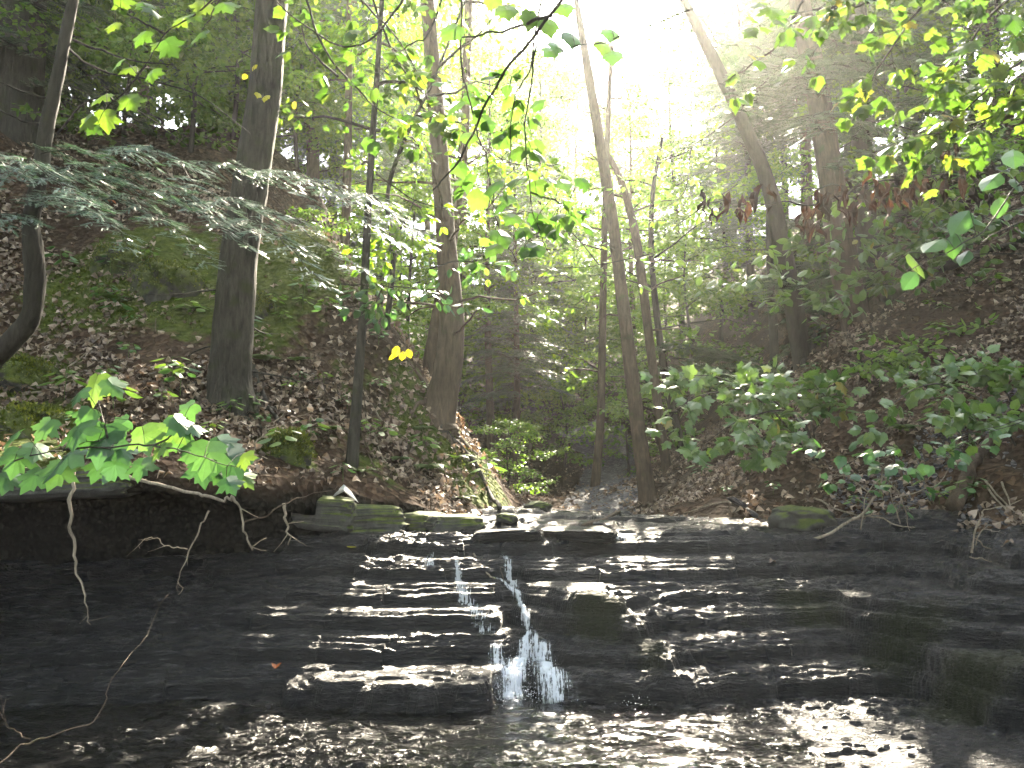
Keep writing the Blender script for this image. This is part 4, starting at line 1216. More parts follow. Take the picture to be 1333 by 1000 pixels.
# ------------------------------------------------------------------ maple and beech branches that reach into the view
GM = 'leafy branches hanging into the view'
leafy('maple_branch', 'backlit lime maple branch hanging at upper left between curved tree and big trunk',
      [[(330, -60), (270, 5), (215, 45), (190, 85)], [(190, 85), (165, 115), (140, 140)], [(215, 45), (170, 20), (150, 5)], [(300, -40), (280, 10), (262, 40)]], 3.0, .08, 0, .5, 'maple_lime', R, MAPLE, group=GM, r=(.005, .0015),
      extra=[(170, 133, 44, 3.0), (138, 158, 42, 3.02), (110, 160, 36, 2.96), (128, 128, 40, 3.06), (182, 50, 38, 3.0), (222, 62, 44, 2.95), (255, 48, 40, 3.0), (198, 98, 36, 3.05), (165, 90, 34, 3.1), (150, 85, 32, 3.1), (232, 28, 34, 3.1), (262, 10, 38, 3.0), (295, 8, 44, 2.95),
             (200, 15, 34, 3.1), (160, 5, 36, 3.0), (190, 8, 32, 3.1), (145, 35, 30, 3.1), (120, 168, 30, 3.0), (205, 60, 30, 3.1), (250, 22, 30, 3.0)])
leafy('maple_branch', 'long thin lime leaf branch crossing the top of the big grey trunk',
      [[(560, -50), (470, 60), (380, 20), (340, -30)], [(380, -60), (420, 60), (480, 130), (520, 160)], [(420, -40), (500, 30), (560, 120)]], 4.2, .07, 11, .35, 'maple_lime', R, BROAD, group=GM, tw=.16)
leafy('maple_branch', 'lime leaf branch filling the top between the grey sapling and the swept mossy trunk',
      [[(470, -60), (500, 40), (540, 110), (590, 150)], [(540, 110), (550, 140), (570, 160)], [(590, -50), (560, 40), (530, 60), (500, 90)], [(440, 100), (400, 60), (390, 0)]], 4.6, .07, 17, .35, 'maple_lime', R, BROAD, group=GM, tw=.2)
leafy('maple_branch', 'dark diagonal maple branch drooping from the top centre down to the left',
      [[(745, -30, 2.6), (718, 20, 2.7), (650, 105, 2.8), (600, 205, 2.9), (563, 248, 3.0)], [(718, 20, 2.7), (660, 38, 2.9), (590, 52, 3.1)]], 2.8, .08, 0, .4, 'maple_green', R, BROAD, group=GM, r=(.007, .003),
      extra=[(600, 222, 34, 2.95), (660, 15, 44, 2.8), (585, 42, 46, 3.0), (735, 12, 40, 2.7), (715, 36, 40, 2.8), (690, 28, 36, 2.8), (640, 0, 40, 2.9)])
leafy('maple_branch', 'maple branch hanging straight down the centre with green leaves at its tips',
      [[(705, 0, 2.9), (690, 90, 2.9), (668, 130, 2.95), (664, 215, 3.0)], [(702, 20, 2.9), (694, 110, 2.95), (684, 160, 3.0), (690, 260, 3.0), (715, 330, 3.0)], [(600, -20, 3.1), (604, 100, 3.1), (630, 200, 3.1), (650, 290, 3.1), (672, 340, 3.1)], [(690, 250, 3.0), (730, 265, 3.0), (748, 285, 3.0)]], 3.0, .06, 8, .35, 'maple_green', R, BROAD, group=GM, r=(.004, .0015), tw=.1,
      extra=[(640, 245, 42, 3.0), (670, 235, 44, 3.0), (700, 245, 40, 3.0), (620, 262, 40, 3.1), (655, 310, 44, 3.0), (690, 325, 46, 3.0), (640, 325, 40, 3.0), (718, 300, 42, 3.0), (735, 240, 34, 3.0), (675, 200, 40, 3.0), (655, 185, 36, 3.1), (700, 195, 36, 3.1), (610, 180, 34, 3.1), (630, 160, 40, 3.05), (695, 160, 30, 3), (590, 140, 36, 3.2), (615, 130, 32, 3.2), (760, 240, 30, 3), (700, 290, 36, 3), (665, 285, 34, 3)])
leafy('maple_branch', 'small branch with grey green leaves in front of the top of the tall bare trunk',
      [[(905, 10, 3.2), (800, 50, 3.2), (750, 60, 3.2), (735, 70, 3.2)]], 3.2, .07, 0, .3, 'maple_cool', R, BROAD, group=GM, r=(.004, .002),
      extra=[(795, 45, 36, 3.2), (785, 62, 34, 3.2), (798, 74, 38, 3.2), (745, 52, 40, 3.2), (725, 62, 34, 3.2), (715, 68, 30, 3.2)])
leafy('maple_branch', 'large sunlit maple branch of bright green leaves in the upper right corner',
      [[(1360, -40), (1290, 20), (1240, 90), (1190, 150)], [(1400, 40), (1330, 80), (1270, 130), (1210, 200)], [(1280, -50), (1200, 10), (1150, 80), (1120, 135)], [(1370, 90), (1320, 140), (1250, 165), (1160, 185)], [(1240, -60), (1140, 0), (1080, 10), (1000, 20)]], 3.7, .072, 28, .35, 'maple_lime', R, MAPLE, group=GM, tw=.15, cluster=3,
      extra=[(1005, 15, 44, 3.5), (1020, 30, 36, 3.5), (985, 5, 40, 3.5), (1300, 70, 50, 3.5), (1260, 60, 46, 3.6), (1320, 30, 50, 3.5)])
leafy('maple_branch', 'sparse branch of lime leaves at the top right of the sun gap',
      [[(1080, -40), (1045, 0), (1010, 60), (960, 95), (935, 110)], [(1110, -30), (1075, 40), (1055, 80)]], 4.0, .07, 6, .35, 'maple_lime', R, BROAD, group=GM)
leafy('maple_branch', 'pale shiny branch with leaves seen edge on at the right edge below the dead leaves',
      [[(1420, 170, 2.6), (1333, 235, 2.5), (1280, 300, 2.4), (1190, 350, 2.3)], [(1400, 270, 2.6), (1330, 290, 2.5), (1262, 320, 2.4)]], 2.5, .1, 0, .1, 'maple_cool', R, OVAL, group=GM, r=(.004, .0015),
      extra=[(1320, 205, 60, 2.5), (1290, 235, 60, 2.5), (1250, 290, 62, 2.4), (1215, 318, 62, 2.4), (1270, 285, 50, 2.45), (1195, 345, 56, 2.35), (1240, 320, 50, 2.4), (1185, 365, 48, 2.3), (1325, 240, 44, 2.5), (1300, 270, 44, 2.5), (1255, 335, 40, 2.4)])
ll = [(20, 602, 62), (45, 588, 52), (122, 508, 60), (150, 505, 46), (100, 516, 44), (78, 600, 92), (132, 580, 84), (98, 566, 72), (72, 618, 62), (152, 556, 46), (188, 573, 62), (216, 563, 66), (238, 556, 52), (246, 586, 46), (268, 598, 76), (302, 603, 82), (322, 624, 42),
      (264, 616, 56), (240, 536, 46), (182, 610, 52), (128, 610, 58), (10, 572, 52), (55, 560, 50), (110, 545, 46), (160, 590, 52), (290, 578, 52), (205, 588, 44), (8, 628, 50), (40, 625, 56), (255, 560, 36), (285, 620, 48), (318, 600, 40), (145, 612, 54), (228, 575, 50), (300, 632, 44)]
leafy('maple_seedling', 'cool green maple sprig spreading over the dark undercut at the lower left', [[(-60, 650, 3.0), (20, 600, 2.9), (80, 585, 2.8), (140, 570, 2.8)], [(80, 585, 2.8), (190, 580, 2.75), (250, 590, 2.7), (310, 610, 2.65)], [(140, 570, 2.8), (130, 530, 2.9), (125, 508, 2.95)], [(200, 580, 2.75), (235, 560, 2.8), (242, 540, 2.85)]], 2.8, .1, 0, .25, 'maple_cool', R, MAPLE,
      cat='maple sprig', r=(.004, .0012), extra=[(a, c, s * .9, 2.8 + .1 * math.sin(a)) for a, c, s in ll])
leafy('yellow_sprig', 'bright yellow leaf sprig beside the grey sapling on the left bank', [[(478, 430, 7.0), (505, 445, 7.0), (525, 462, 7.0)]], 7, .12, 0, .6, 'yellow', R, OVAL, cat='leaf sprig', r=(.004, .002),
      extra=[(515, 458, 22, 7), (524, 463, 20, 7), (533, 460, 20, 7), (510, 464, 16, 7)])
leafy('yellow_sprig', 'few yellow leaves against the bark of the big grey trunk', [[(330, 90, 5.5), (338, 120, 5.5), (350, 130, 5.5)]], 5.5, .1, 0, .5, 'yellow', R, BROAD, cat='leaf sprig', r=(.003, .001), extra=[(345, 128, 16, 5.5), (336, 124, 13, 5.5), (330, 88, 13, 5.5), (318, 100, 10, 5.5)])

# understory branches of the middle distance
GU = 'layered understory branches'
leafy('beech_branch', 'grey green leafy branch spread flat over the right slope under the dead hanging leaves', [[(1330, 330), (1230, 330), (1120, 310), (1000, 330), (890, 345)], [(1230, 330), (1150, 350), (1050, 350), (960, 360)], [(1280, 310), (1200, 280), (1120, 290), (1040, 305)], [(1333, 270), (1250, 290), (1180, 320)], [(1180, 330), (1100, 375), (1020, 385)]], 10.4, .15, 60, .12, 'shrub', R, OVAL, group=GU, tw=.4, cluster=4)
leafy('beech_branch', 'leafy branch of fresh green on the right slope above the beech spray', [[(1380, 180), (1280, 215), (1180, 230), (1100, 250)], [(1333, 150), (1240, 180), (1150, 210)], [(1333, 240), (1270, 250), (1210, 260)]], 8.6, .13, 40, .15, 'far_green', R, OVAL, group=GU, tw=.4, cluster=4)
leafy('beech_branch', 'small leafy spray reaching left in front of the swept mossy trunk', [[(440, 370), (500, 372), (560, 380), (600, 395)], [(500, 372), (480, 400), (430, 395)], [(560, 350), (600, 340), (660, 350)]], 7.0, .1, 18, .15, 'maple_cool', R, OVAL, group=GU, tw=.16)
leafy('beech_branch', 'pale green leaf layer hanging just left of the tall bare trunk', [[(850, 330), (780, 345), (720, 350), (650, 360)], [(780, 345), (740, 300), (690, 290)]], 9.6, .11, 26, .15, 'far_green', R, OVAL, group=GU, tw=.3)
leafy('beech_branch', 'leaf layer at the upper right of the tall bare trunk', [[(960, 150), (900, 190), (840, 215), (800, 230)], [(900, 190), (890, 250), (850, 280)], [(960, 240), (900, 280), (860, 310)]], 11.0, .12, 26, .15, 'far_green', R, OVAL, group=GU, tw=.4)
leafy('beech_branch', 'sunlit leaf layer in front of the slanting trunk on the bluff', [[(480, 220), (540, 260), (600, 275), (660, 270)], [(540, 260), (520, 300), (480, 330)], [(600, 170), (660, 210), (720, 215)]], 8.2, .1, 30, .2, 'far_lime', R, OVAL, group=GU, tw=.3)
# the green shrub and the vine on the right bank
leafy('shrub', 'dense green shrub with broad leaves arching over the right bank', [[(1075, 640, 8.97), (1050, 560, 8.73), (980, 510, 8.26), (900, 520, 8.02), (860, 565, 7.91)], [(1060, 600, 8.85), (1000, 530, 8.50), (930, 490, 8.50), (880, 495, 8.50)], [(1070, 620, 8.97), (1040, 540, 8.38), (970, 545, 7.91), (920, 575, 7.79)], [(1065, 600, 8.85), (1050, 530, 8.61), (1000, 495, 8.61), (950, 490, 8.73)], [(1060, 580, 8.73), (1020, 560, 8.14), (980, 580, 7.91)], [(1060, 560, 8.73), (1080, 530, 8.50), (1060, 500, 8.61)]],
      8.2, .135, 54, .25, 'shrub', R, MAPLE, cat='shrub', tw=.24, t0=.3, r=(.014, .003), cluster=3, facecam=.35)
leafy('shrub', 'second leafy shrub on the right bank, cut by the right edge', [[(1333, 600, 7.52), (1290, 530, 7.30), (1220, 500, 7.30), (1170, 520, 7.18), (1130, 560, 7.18)], [(1333, 560, 7.52), (1300, 500, 7.52), (1230, 475, 7.64), (1180, 490, 7.64)], [(1380, 560, 7.41), (1333, 490, 7.41), (1270, 480, 7.41)], [(1340, 560, 7.30), (1290, 540, 7.07), (1230, 545, 6.95)]],
      6.4, .11, 46, .25, 'shrub', R, BROAD, cat='shrub', tw=.2, t0=.25, r=(.012, .003), cluster=3, facecam=.35)
leafy('vine', 'leafy vine running up the dark slope below the broad hemlock trunk', [[(1085, 520, 9.2), (1110, 480, 9.5), (1160, 455, 9.7), (1240, 430, 9.8), (1300, 400, 9.8)], [(1110, 480, 9.5), (1150, 470, 9.3), (1210, 450, 9.2)]], 9.5, .11, 60, .3, 'far_green', R, OVAL, cat='vine', tw=.22)
leafy('vine', 'thin vine with a row of shiny leaves drooping from the right shrub', [[(1333, 545, 5.8), (1260, 565, 5.8), (1180, 580, 5.8), (1110, 590, 5.8), (1050, 580, 5.9)], [(1333, 548, 5.7), (1270, 570, 5.7), (1210, 600, 5.7), (1150, 605, 5.7)]], 5.8, .085, 26, .35, 'maple_cool', R, BROAD, cat='vine', tw=.08, cluster=1, r=(.003, .001))
leafy('seedling', 'sparse pale seedling with bare stems at the foot of the right bank', [[(1172, 682, 6.6), (1160, 640, 6.6), (1150, 600, 6.6)], [(1120, 690, 6.5), (1130, 640, 6.5), (1160, 615, 6.5), (1200, 610, 6.5)], [(1130, 640, 6.5), (1100, 620, 6.5), (1070, 620, 6.5)], [(1160, 650, 6.6), (1220, 630, 6.5), (1240, 600, 6.5)]], 6.5, .08, 7, .4, 'maple_cool', R, BROAD, cat='seedling', tw=.1, stemmat='bark_pale', r=(.006, .002), cluster=2)

# the dead branch with brown curled leaves
b0 = P(1360, 205, 5.0)
r = thing('dead_branch', 'bare branch hung with brown curled dead leaves across the right side', 'branch', b0)
mb = MB(); W = []
for s in [[(1360, 205), (1290, 215), (1200, 232), (1120, 240), (1040, 245), (985, 240)], [(1120, 240), (1080, 262), (1000, 265), (920, 262)], [(1290, 215), (1270, 235), (1255, 250)]]:
    p = jitter_path(smooth_path([P(a, c, 5.0) for a, c in s], 9), .03, len(W) * 7); mb.tube(p, np.linspace(.008, .002, len(p)), 6); W.append(p)
mb.build('stem', M['bark_thin'], r, smooth=True)
dl = MB(); pos = []; yd = []
for (a, c) in [(1245, 190), (1243, 225), (1280, 240), (1283, 215), (1270, 215), (1212, 220), (1190, 225), (1195, 235), (1180, 240), (1165, 245), (1130, 225), (1135, 245), (1128, 255), (1148, 255), (1100, 240), (1103, 262), (1085, 255), (1068, 265), (1050, 265), (1046, 280), (1055, 290), (970, 255), (945, 250), (934, 265), (920, 250), (996, 255), (968, 268), (1185, 255), (1115, 270), (1142, 240), (1075, 250), (1062, 255)]:
    p = P(a, c, 5.0)
    for _ in range(3):
        pos.append(p + R.normal(size=3) * [.03, .05, .025]); yd.append([R.normal() * .2, R.normal() * .2, -1])
dl.place(DRY, np.array(pos), np.array(yd), R.normal(size=(len(pos), 3)) * [1, 1, .1], R.uniform(.08, .16, len(pos)))
dl.build('dead_leaves', M['dried'], r)

# ------------------------------------------------------------------ leaf litter, moss, scree (nobody could count them)


def scatter(n, xr, yr, seed, dens=None):
    Q = np.random.default_rng(seed)
    x = Q.uniform(*xr, n); y = Q.uniform(*yr, n)
    k = y > front(x) + .05
    k &= Q.random(n) < np.clip(.1 + 2.0 * (fbm(x * 1.1, y * 1.1, 3, 13.0) + .22), .05, 1)
    x, y = x[k], y[k]
    e = .05
    gx = (ground_at(x + e, y) - ground_at(x - e, y)) / (2 * e); gy = (ground_at(x, y + e) - ground_at(x, y - e)) / (2 * e)
    N = nrm(np.stack([-gx, -gy, np.ones_like(x)], -1))
    return np.stack([x, y, ground_at(x, y)], -1), N, Q


for nm, xr, yr, n, sd in [('left', (-7, .3), (5, 11.5), 26000, 1), ('right', (.9, 8.5), (5, 14), 17000, 2), ('far', (-4, 6), (9, 20), 6000, 3)]:
    p, N, Q = scatter(n, xr, yr, sd)
    mm = moss_field(p[:, 0], p[:, 1]); k = Q.random(len(p)) > mm * .8; p, N = p[k], N[k]
    mb = MB(); m_ = len(p)
    mb.place(CURL, p + N * Q.uniform(.005, .03, (m_, 1)), Q.normal(size=(m_, 3)), N + Q.normal(size=(m_, 3)) * .35, Q.uniform(.035, .095, m_))
    tag(mb.build('fallen_leaves', M['litter']), kind='stuff')
# litter lying on top of the overhang
p = prof[1:4].reshape(-1, 3)[R.integers(0, prof[1:4].reshape(-1, 3).shape[0], 420)] + R.normal(size=(420, 3)) * [.05, .08, .006] + [0, 0, .02]
mb = MB(); mb.place(CURL, p, R.normal(size=(420, 3)), [0, 0, 1] + R.normal(size=(420, 3)) * .3, R.uniform(.04, .09, 420)); tag(mb.build('fallen_leaves', M['litter']), kind='stuff')
p, N, Q = scatter(90000, (-7, .3), (5, 11.5), 8)
mm = moss_field(p[:, 0], p[:, 1]) + .45 * fbm(p[:, 0] * 2.5, p[:, 1] * 2.5, 3, 3.0); k = mm > .6; p, N = p[k], N[k]; m_ = len(p)
mb = MB(); mb.place(DIAM, p, N + Q.normal(size=(m_, 3)) * .6, Q.normal(size=(m_, 3)), Q.uniform(.012, .035, m_)); tag(mb.build('moss', M['mossfuzz']), kind='stuff')
p, N, Q = scatter(5200, (3.2, 6.2), (5.2, 8.2), 9); m_ = len(p)
mb = MB(); mb.place(OVAL, p + N * .015, Q.normal(size=(m_, 3)), N + Q.normal(size=(m_, 3)) * .25, Q.uniform(.03, .09, m_)); tag(mb.build('shale_scree', M['shale_dry']), kind='stuff')

# ------------------------------------------------------------------ stones


def rock_mesh(L, Wd, H, seed, rough=.12, slab=False):
    Q = np.random.default_rng(seed); nu, nv = 64, 34
    u = np.linspace(0, 2 * math.pi, nu, endpoint=False); v = np.linspace(-math.pi / 2, math.pi / 2, nv)
    pw = .22 if slab else .7
    sg = lambda a, w=pw: np.sign(a) * np.abs(a) ** w
    X = sg(np.cos(v), .3 if slab else .7)[:, None] * sg(np.cos(u))[None]; Y = sg(np.cos(v), .3 if slab else .7)[:, None] * sg(np.sin(u))[None]; Z = np.repeat(sg(np.sin(v), .8)[:, None], nu, 1)
    d = 1 + rough * 1.3 * fbm(X * 1.3 + seed, Y * 1.3 + Z, 4) + rough * .8 * fbm(X * 4 + seed, Y * 4 + Z * 3, 3)
    if slab:                                              # broken shale: every bed ends at its own edge
        nb = max(2, int(H / .03)); bed = np.floor((Z + 1) / 2 * nb)
        d = d * (1 + .12 * fbm(bed * 3.7 + seed, X * 1.2 + Y * .9, 2) + .05 * fbm(X * 9, Y * 9 + bed, 2))
    Pt = np.stack([X * d * L / 2, Y * d * Wd / 2, (Z + rough * fbm(X * 2 + 3 * seed, Y * 2, 3) * .6) * H / 2], -1)
    mb = MB(); i = np.arange(nv - 1)[:, None]; j = np.arange(nu)[None]
    mb.add(Pt.reshape(-1, 3), None, np.stack([i * nu + j, i * nu + (j + 1) % nu, (i + 1) * nu + (j + 1) % nu, (i + 1) * nu + j], -1).reshape(-1, 4))
    return mb, Pt.reshape(-1, 3)


for k, (nm, px, py, wpx, asp, hr, mat, slab, lab) in enumerate([
    ('mossy_boulder', 205, 372, 90, .8, .5, 'mossrock2', False, 'mossy hump of rock left of the big trunk on the upper bank'),
    ('mossy_boulder', 150, 345, 70, .8, .5, 'mossrock2', False, 'moss covered stone topmost on the left bank'),
    ('mossy_boulder', 22, 498, 95, .8, .5, 'mossrock2', False, 'mossy stone under the bend of the dark curved tree'),
    ('mossy_boulder', 30, 560, 110, .8, .4, 'mossrock2', False, 'dark mossy boulder at the left edge above the maple sprig'),
    ('mossy_boulder', 372, 592, 56, .8, .7, 'mossrock2', False, 'mossy stone at the foot of the big trunk, on its right'),
    ('mossy_boulder', 330, 405, 50, .8, .6, 'mossrock2', False, 'small mossy stone just right of the big trunk'),
    ('stone_block', 478, 690, 95, .7, .55, 'mossrock', True, 'square mossy block at the lip of the falls, leftmost of the row'),
    ('stone_block', 545, 690, 62, .7, .6, 'mossrock', True, 'square dark block on the lip, second in the row from the left'),
    ('stone_block', 592, 692, 70, .7, .5, 'mossrock', True, 'low mossy block on the lip, third in the row from the left'),
    ('stone_slab', 420, 672, 90, .7, .5, 'mossrock', True, 'brown slab stepping down from the left bank to the blocks'),
    ('stone_slab', 660, 700, 90, .5, .2, 'shale', True, 'flat dark slab at the centre of the lip'),
    ('stone_slab', 745, 697, 110, .5, .16, 'shale', True, 'flat slab with a trickle right of the lip centre'),
    ('stone', 1048, 684, 70, .8, .55, 'mossrock', False, 'dark rounded stone at the foot of the right bank'),
    ('stone_slab', 970, 660, 44, .35, .12, 'shale_dry', True, 'pale thin slab tilted on the right bank'),
    ('stone_slab', 988, 674, 34, .4, .15, 'shale_dry', True, 'small pale slab below the tilted one'),
    ('stone', 350, 655, 40, .8, .6, 'mossrock', False, 'brown stone under the pale dead branch at the left'),
    ('stone_slab', 70, 635, 190, .5, .22, 'mossrock', True, 'grey lichen slab capping the undercut at the left edge'),
    ('stone', 700, 662, 30, .8, .5, 'mossrock', False, 'small stone in the dry bed behind the lip'),
    ('stone', 660, 676, 26, .8, .5, 'mossrock', False, 'small stone at the lower end of the mossy bluff')]):
    p = hit(px, py); D = p[1]; Lw = wpx / F * D
    if lab.startswith('grey lichen'): p = P(px, py, 5.6); D = 5.6; Lw = wpx / F * D
    mb, vv = rock_mesh(Lw, Lw * asp, Lw * hr * (1.6 if mat == 'mossrock2' else 1), 40 + k, .1 if slab else .3, slab)
    o = mb.build(nm, M[mat], None, smooth=not slab)
    o.location = p + np.array([0, Lw * asp * .15, Lw * hr * (-.15 if mat == 'mossrock2' else .1)]); o.rotation_euler = (R.normal() * .06, R.normal() * .04 + (.5 if 'tilted' in lab else 0), R.normal() * .3)
    tag(o, lab, 'stone')
    if mat == 'mossrock2':
        q = vv[R.integers(0, len(vv), 5200)]; q = q[q[:, 2] > -.1 * Lw * hr] + R.normal(size=(1, 3)) * 0
        q = q + R.normal(size=q.shape) * .022; mb = MB(); n_ = len(q)
        mb.place(DIAM, q, nrm(q) + R.normal(size=(n_, 3)) * .6 + [0, 0, .4], R.normal(size=(n_, 3)), R.uniform(.014, .038, n_))
        mo = bpy.data.objects.new('moss', mb.mesh('moss', M['mossfuzz'])); C.objects.link(mo); mo.parent = o

# ------------------------------------------------------------------ sticks, dead branches, logs


def stick(name, label, cat, paths, r, mat, group=None, snap=None, jit=.03):
    mb = MB(); first = None
    for i, s in enumerate(paths):
        W = []
        for a in s:
            W.append(P(a[0], a[1], a[2]) if len(a) > 2 else hit(a[0], a[1]) + np.array([0, 0, r[0] * .8]))
        if first is None: first = W[0]
        p = jitter_path(smooth_path(W, 8), jit, i * 13 + s[0][0]); f = 1.0 if i == 0 else .6
        mb.tube(p, np.linspace(r[0] * f, r[1] * f * .6, len(p)), 7, wob=.35, seed=i)
        for q in range(3 if r[0] < .03 else 0):
            k = R.integers(len(p) // 3, len(p) - 1); d = nrm(p[min(k + 1, len(p) - 1)] - p[k - 1] + R.normal(size=3) * .9 * np.linalg.norm(p[min(k + 1, len(p) - 1)] - p[k - 1])); ln = R.uniform(.05, .16); u = np.linspace(0, 1, 5)[:, None]
            mb.tube(jitter_path(p[k] + d * ln * u, .02, k * 3.1), np.linspace(r[1] * .5, r[1] * .2, 5), 5)
    o = mb.build(name, M[mat], None, smooth=True, loc=first)
    return tag(o, label, cat, group)


stick('hanging_root', 'long thin root hanging straight down in front of the dark undercut', 'root', [[(95, 605, 5.1), (92, 660, 5.1), (97, 730, 5.15), (110, 780, 5.15), (118, 812, 5.15)]], (.014, .004), 'bark_pale')
stick('dead_branch', 'pale broken branch bending down over the edge of the left bank', 'branch', [[(165, 620, 5.0), (230, 635, 4.95), (290, 650, 4.9), (303, 652, 4.9), (318, 690, 4.9), (328, 713, 4.95)]], (.012, .008), 'bark_pale')
stick('dead_branch', 'thin forked twig dangling in the dark below the pale broken branch', 'branch', [[(272, 665, 5.1), (255, 700, 5.1), (238, 740, 5.1), (233, 772, 5.15)], [(244, 715, 5.1), (215, 708, 5.1), (192, 700, 5.05), (184, 712, 5.05)]], (.006, .003), 'bark_pale')
stick('dead_branch', 'short pale peg of wood leaning on the wet lip at left', 'branch', [[(370, 655, 5.9), (374, 680, 5.9), (377, 708, 5.9)]], (.013, .008), 'bark_pale')
stick('dead_branch', 'slim dark twig running from the bank to the pale peg', 'branch', [[(318, 680, 5.6), (350, 668, 5.7), (385, 650, 5.9), (440, 636, 6.2)]], (.006, .004), 'bark_brown')
stick('dead_branch', 'long thin twig arching out of the pool at the lower left corner', 'branch', [[(-10, 1000, 3.7), (50, 960, 3.9), (115, 940, 4.0), (150, 885, 4.3), (185, 830, 4.6), (215, 775, 4.8)], [(40, 962, 3.9), (15, 950, 3.9), (0, 925, 3.9)]], (.005, .002), 'bark_brown')
stick('dead_branch', 'brown stick lying in the water at the head of the chute', 'branch', [[(616, 722), (632, 745), (655, 760), (672, 770)]], (.011, .006), 'bark_pale')
stick('fallen_log', 'dark fallen log leaning up the bank at the right edge', 'log', [[(1243, 668), (1262, 620), (1285, 585), (1320, 540)]], (.075, .05), 'bark_brown')
stick('fallen_log', 'grey fallen log lying up the right bank behind the green shrub', 'log', [[(862, 650), (900, 622), (940, 600), (985, 570)]], (.07, .05), 'bark_brown')
stick('fallen_log', 'long dark log crossing the upper right dirt slope', 'log', [[(1150, 400), (1210, 365), (1270, 340), (1333, 320)]], (.1, .06), 'bark_dark')
stick('fallen_log', 'mossy pole lying down the bluff below the swept trunk', 'log', [[(572, 560), (610, 600), (640, 650), (652, 668)]], (.05, .035), 'bark_dark')
stick('dead_branch', 'curved bare branch sweeping over the foot of the right bank', 'branch', [[(1030, 712, 6.9), (1090, 690, 6.7), (1130, 660, 6.6), (1150, 620, 6.6), (1140, 590, 6.6)], [(1150, 620, 6.6), (1175, 650, 6.6), (1185, 690, 6.6)]], (.016, .006), 'bark_pale')
stick('dead_branch', 'tangle of pale twigs at the right edge of the lip', 'branch', [[(1265, 720, 6.0), (1268, 690, 6.0), (1285, 665, 6.0), (1333, 650, 6.0)], [(1268, 700, 6.0), (1300, 715, 6.0), (1340, 700, 6.0)], [(1262, 725, 6.0), (1290, 730, 5.9), (1333, 715, 5.9)], [(1270, 710, 6.0), (1280, 690, 6.0), (1300, 690, 6.0)]], (.009, .004), 'bark_pale')
stick('dead_branch', 'pale stick on the leaf litter right of the curved branch', 'branch', [[(1060, 650), (1100, 668), (1150, 678), (1190, 690)]], (.012, .006), 'bark_pale')
stick('dead_branch', 'bare forked twig leaning on the bank right of the big trunk', 'branch', [[(325, 600, 6.6), (345, 560, 6.7), (370, 540, 6.8), (395, 500, 7.0)], [(345, 560, 6.7), (380, 545, 6.8), (420, 530, 6.9)]], (.007, .003), 'bark_pale')
stick('dead_branch', 'dark root like branch reaching left from the foot of the big trunk', 'branch', [[(280, 488), (255, 500), (235, 512), (200, 478)]], (.022, .008), 'bark_dark')
stick('dead_branch', 'dark pole lying diagonally right of the big trunk base', 'branch', [[(330, 480), (350, 530), (368, 560), (392, 600)]], (.03, .02), 'bark_dark')
stick('dead_branch', 'pale stick sliding down the bluff below the grey sapling', 'branch', [[(474, 545), (490, 575), (500, 605)]], (.016, .008), 'bark_pale')
stick('dead_branch', 'stick across the dry bed at the foot of the bare trunks', 'branch', [[(760, 690), (800, 672), (830, 662)]], (.03, .014), 'bark_brown')
GS = 'fallen sticks in the leaf litter'
for k in range(34):
    lft = k < 20
    px = R.uniform(60, 600) if lft else R.uniform(900, 1330); py = R.uniform(400, 640) if lft else R.uniform(430, 690)
    p = hit(px, py)
    if p[1] < front(p[0]) + .45 or p[1] > 14: continue
    a = R.uniform(0, 6.28); ln = R.uniform(.25, .9); u = np.linspace(-.5, .5, 7)
    xs = p[0] + math.cos(a) * ln * u; ys = p[1] + math.sin(a) * ln * u
    mb = MB(); mb.tube(jitter_path(np.stack([xs, ys, surf_at(xs, ys) + .02], -1), .02, k * 3.3), np.linspace(.011, .004, 7), 6, wob=.15)
    tag(mb.build('fallen_stick', M['bark_pale' if k % 3 else 'bark_brown'], None, smooth=True, loc=p), 'thin dead stick lying in the leaf litter of the left bank' if lft else 'thin dead stick lying in the leaf litter of the right bank', 'stick', GS + (' on the left' if lft else ' on the right'))

# ------------------------------------------------------------------ ferns and small seedlings


def fern_mesh(seed, nf=7, L=.38):
    Q = np.random.default_rng(seed); st_ = MB(); le = MB()
    for k in range(nf):
        az = k * 6.28 / nf + Q.normal() * .25; ln = L * Q.uniform(.7, 1.15); u = np.linspace(0, 1, 18)
        rach = np.stack([math.cos(az) * ln * u, math.sin(az) * ln * u, ln * (.75 * u - .75 * u * u)], -1)
        st_.tube(rach, np.linspace(.003, .001, 18), 4)
        sd = np.array([-math.sin(az), math.cos(az), 0]); tg = nrm(np.gradient(rach, axis=0)); up = nrm(np.cross(np.broadcast_to(sd, tg.shape), tg))
        for i in range(2, 18):
            w = ln * .32 * math.sin(math.pi * min(1, .12 + .88 * (1 - u[i])) * .62 + .1)
            for s in (-1, 1):
                le.place(TWIG_COARSE, [rach[i]], [sd * s + tg[i] * .35 - [0, 0, .15]], [-up[i] if up[i][2] < 0 else up[i]], w * (1 - .75 * u[i] ** 2))
    return st_, le


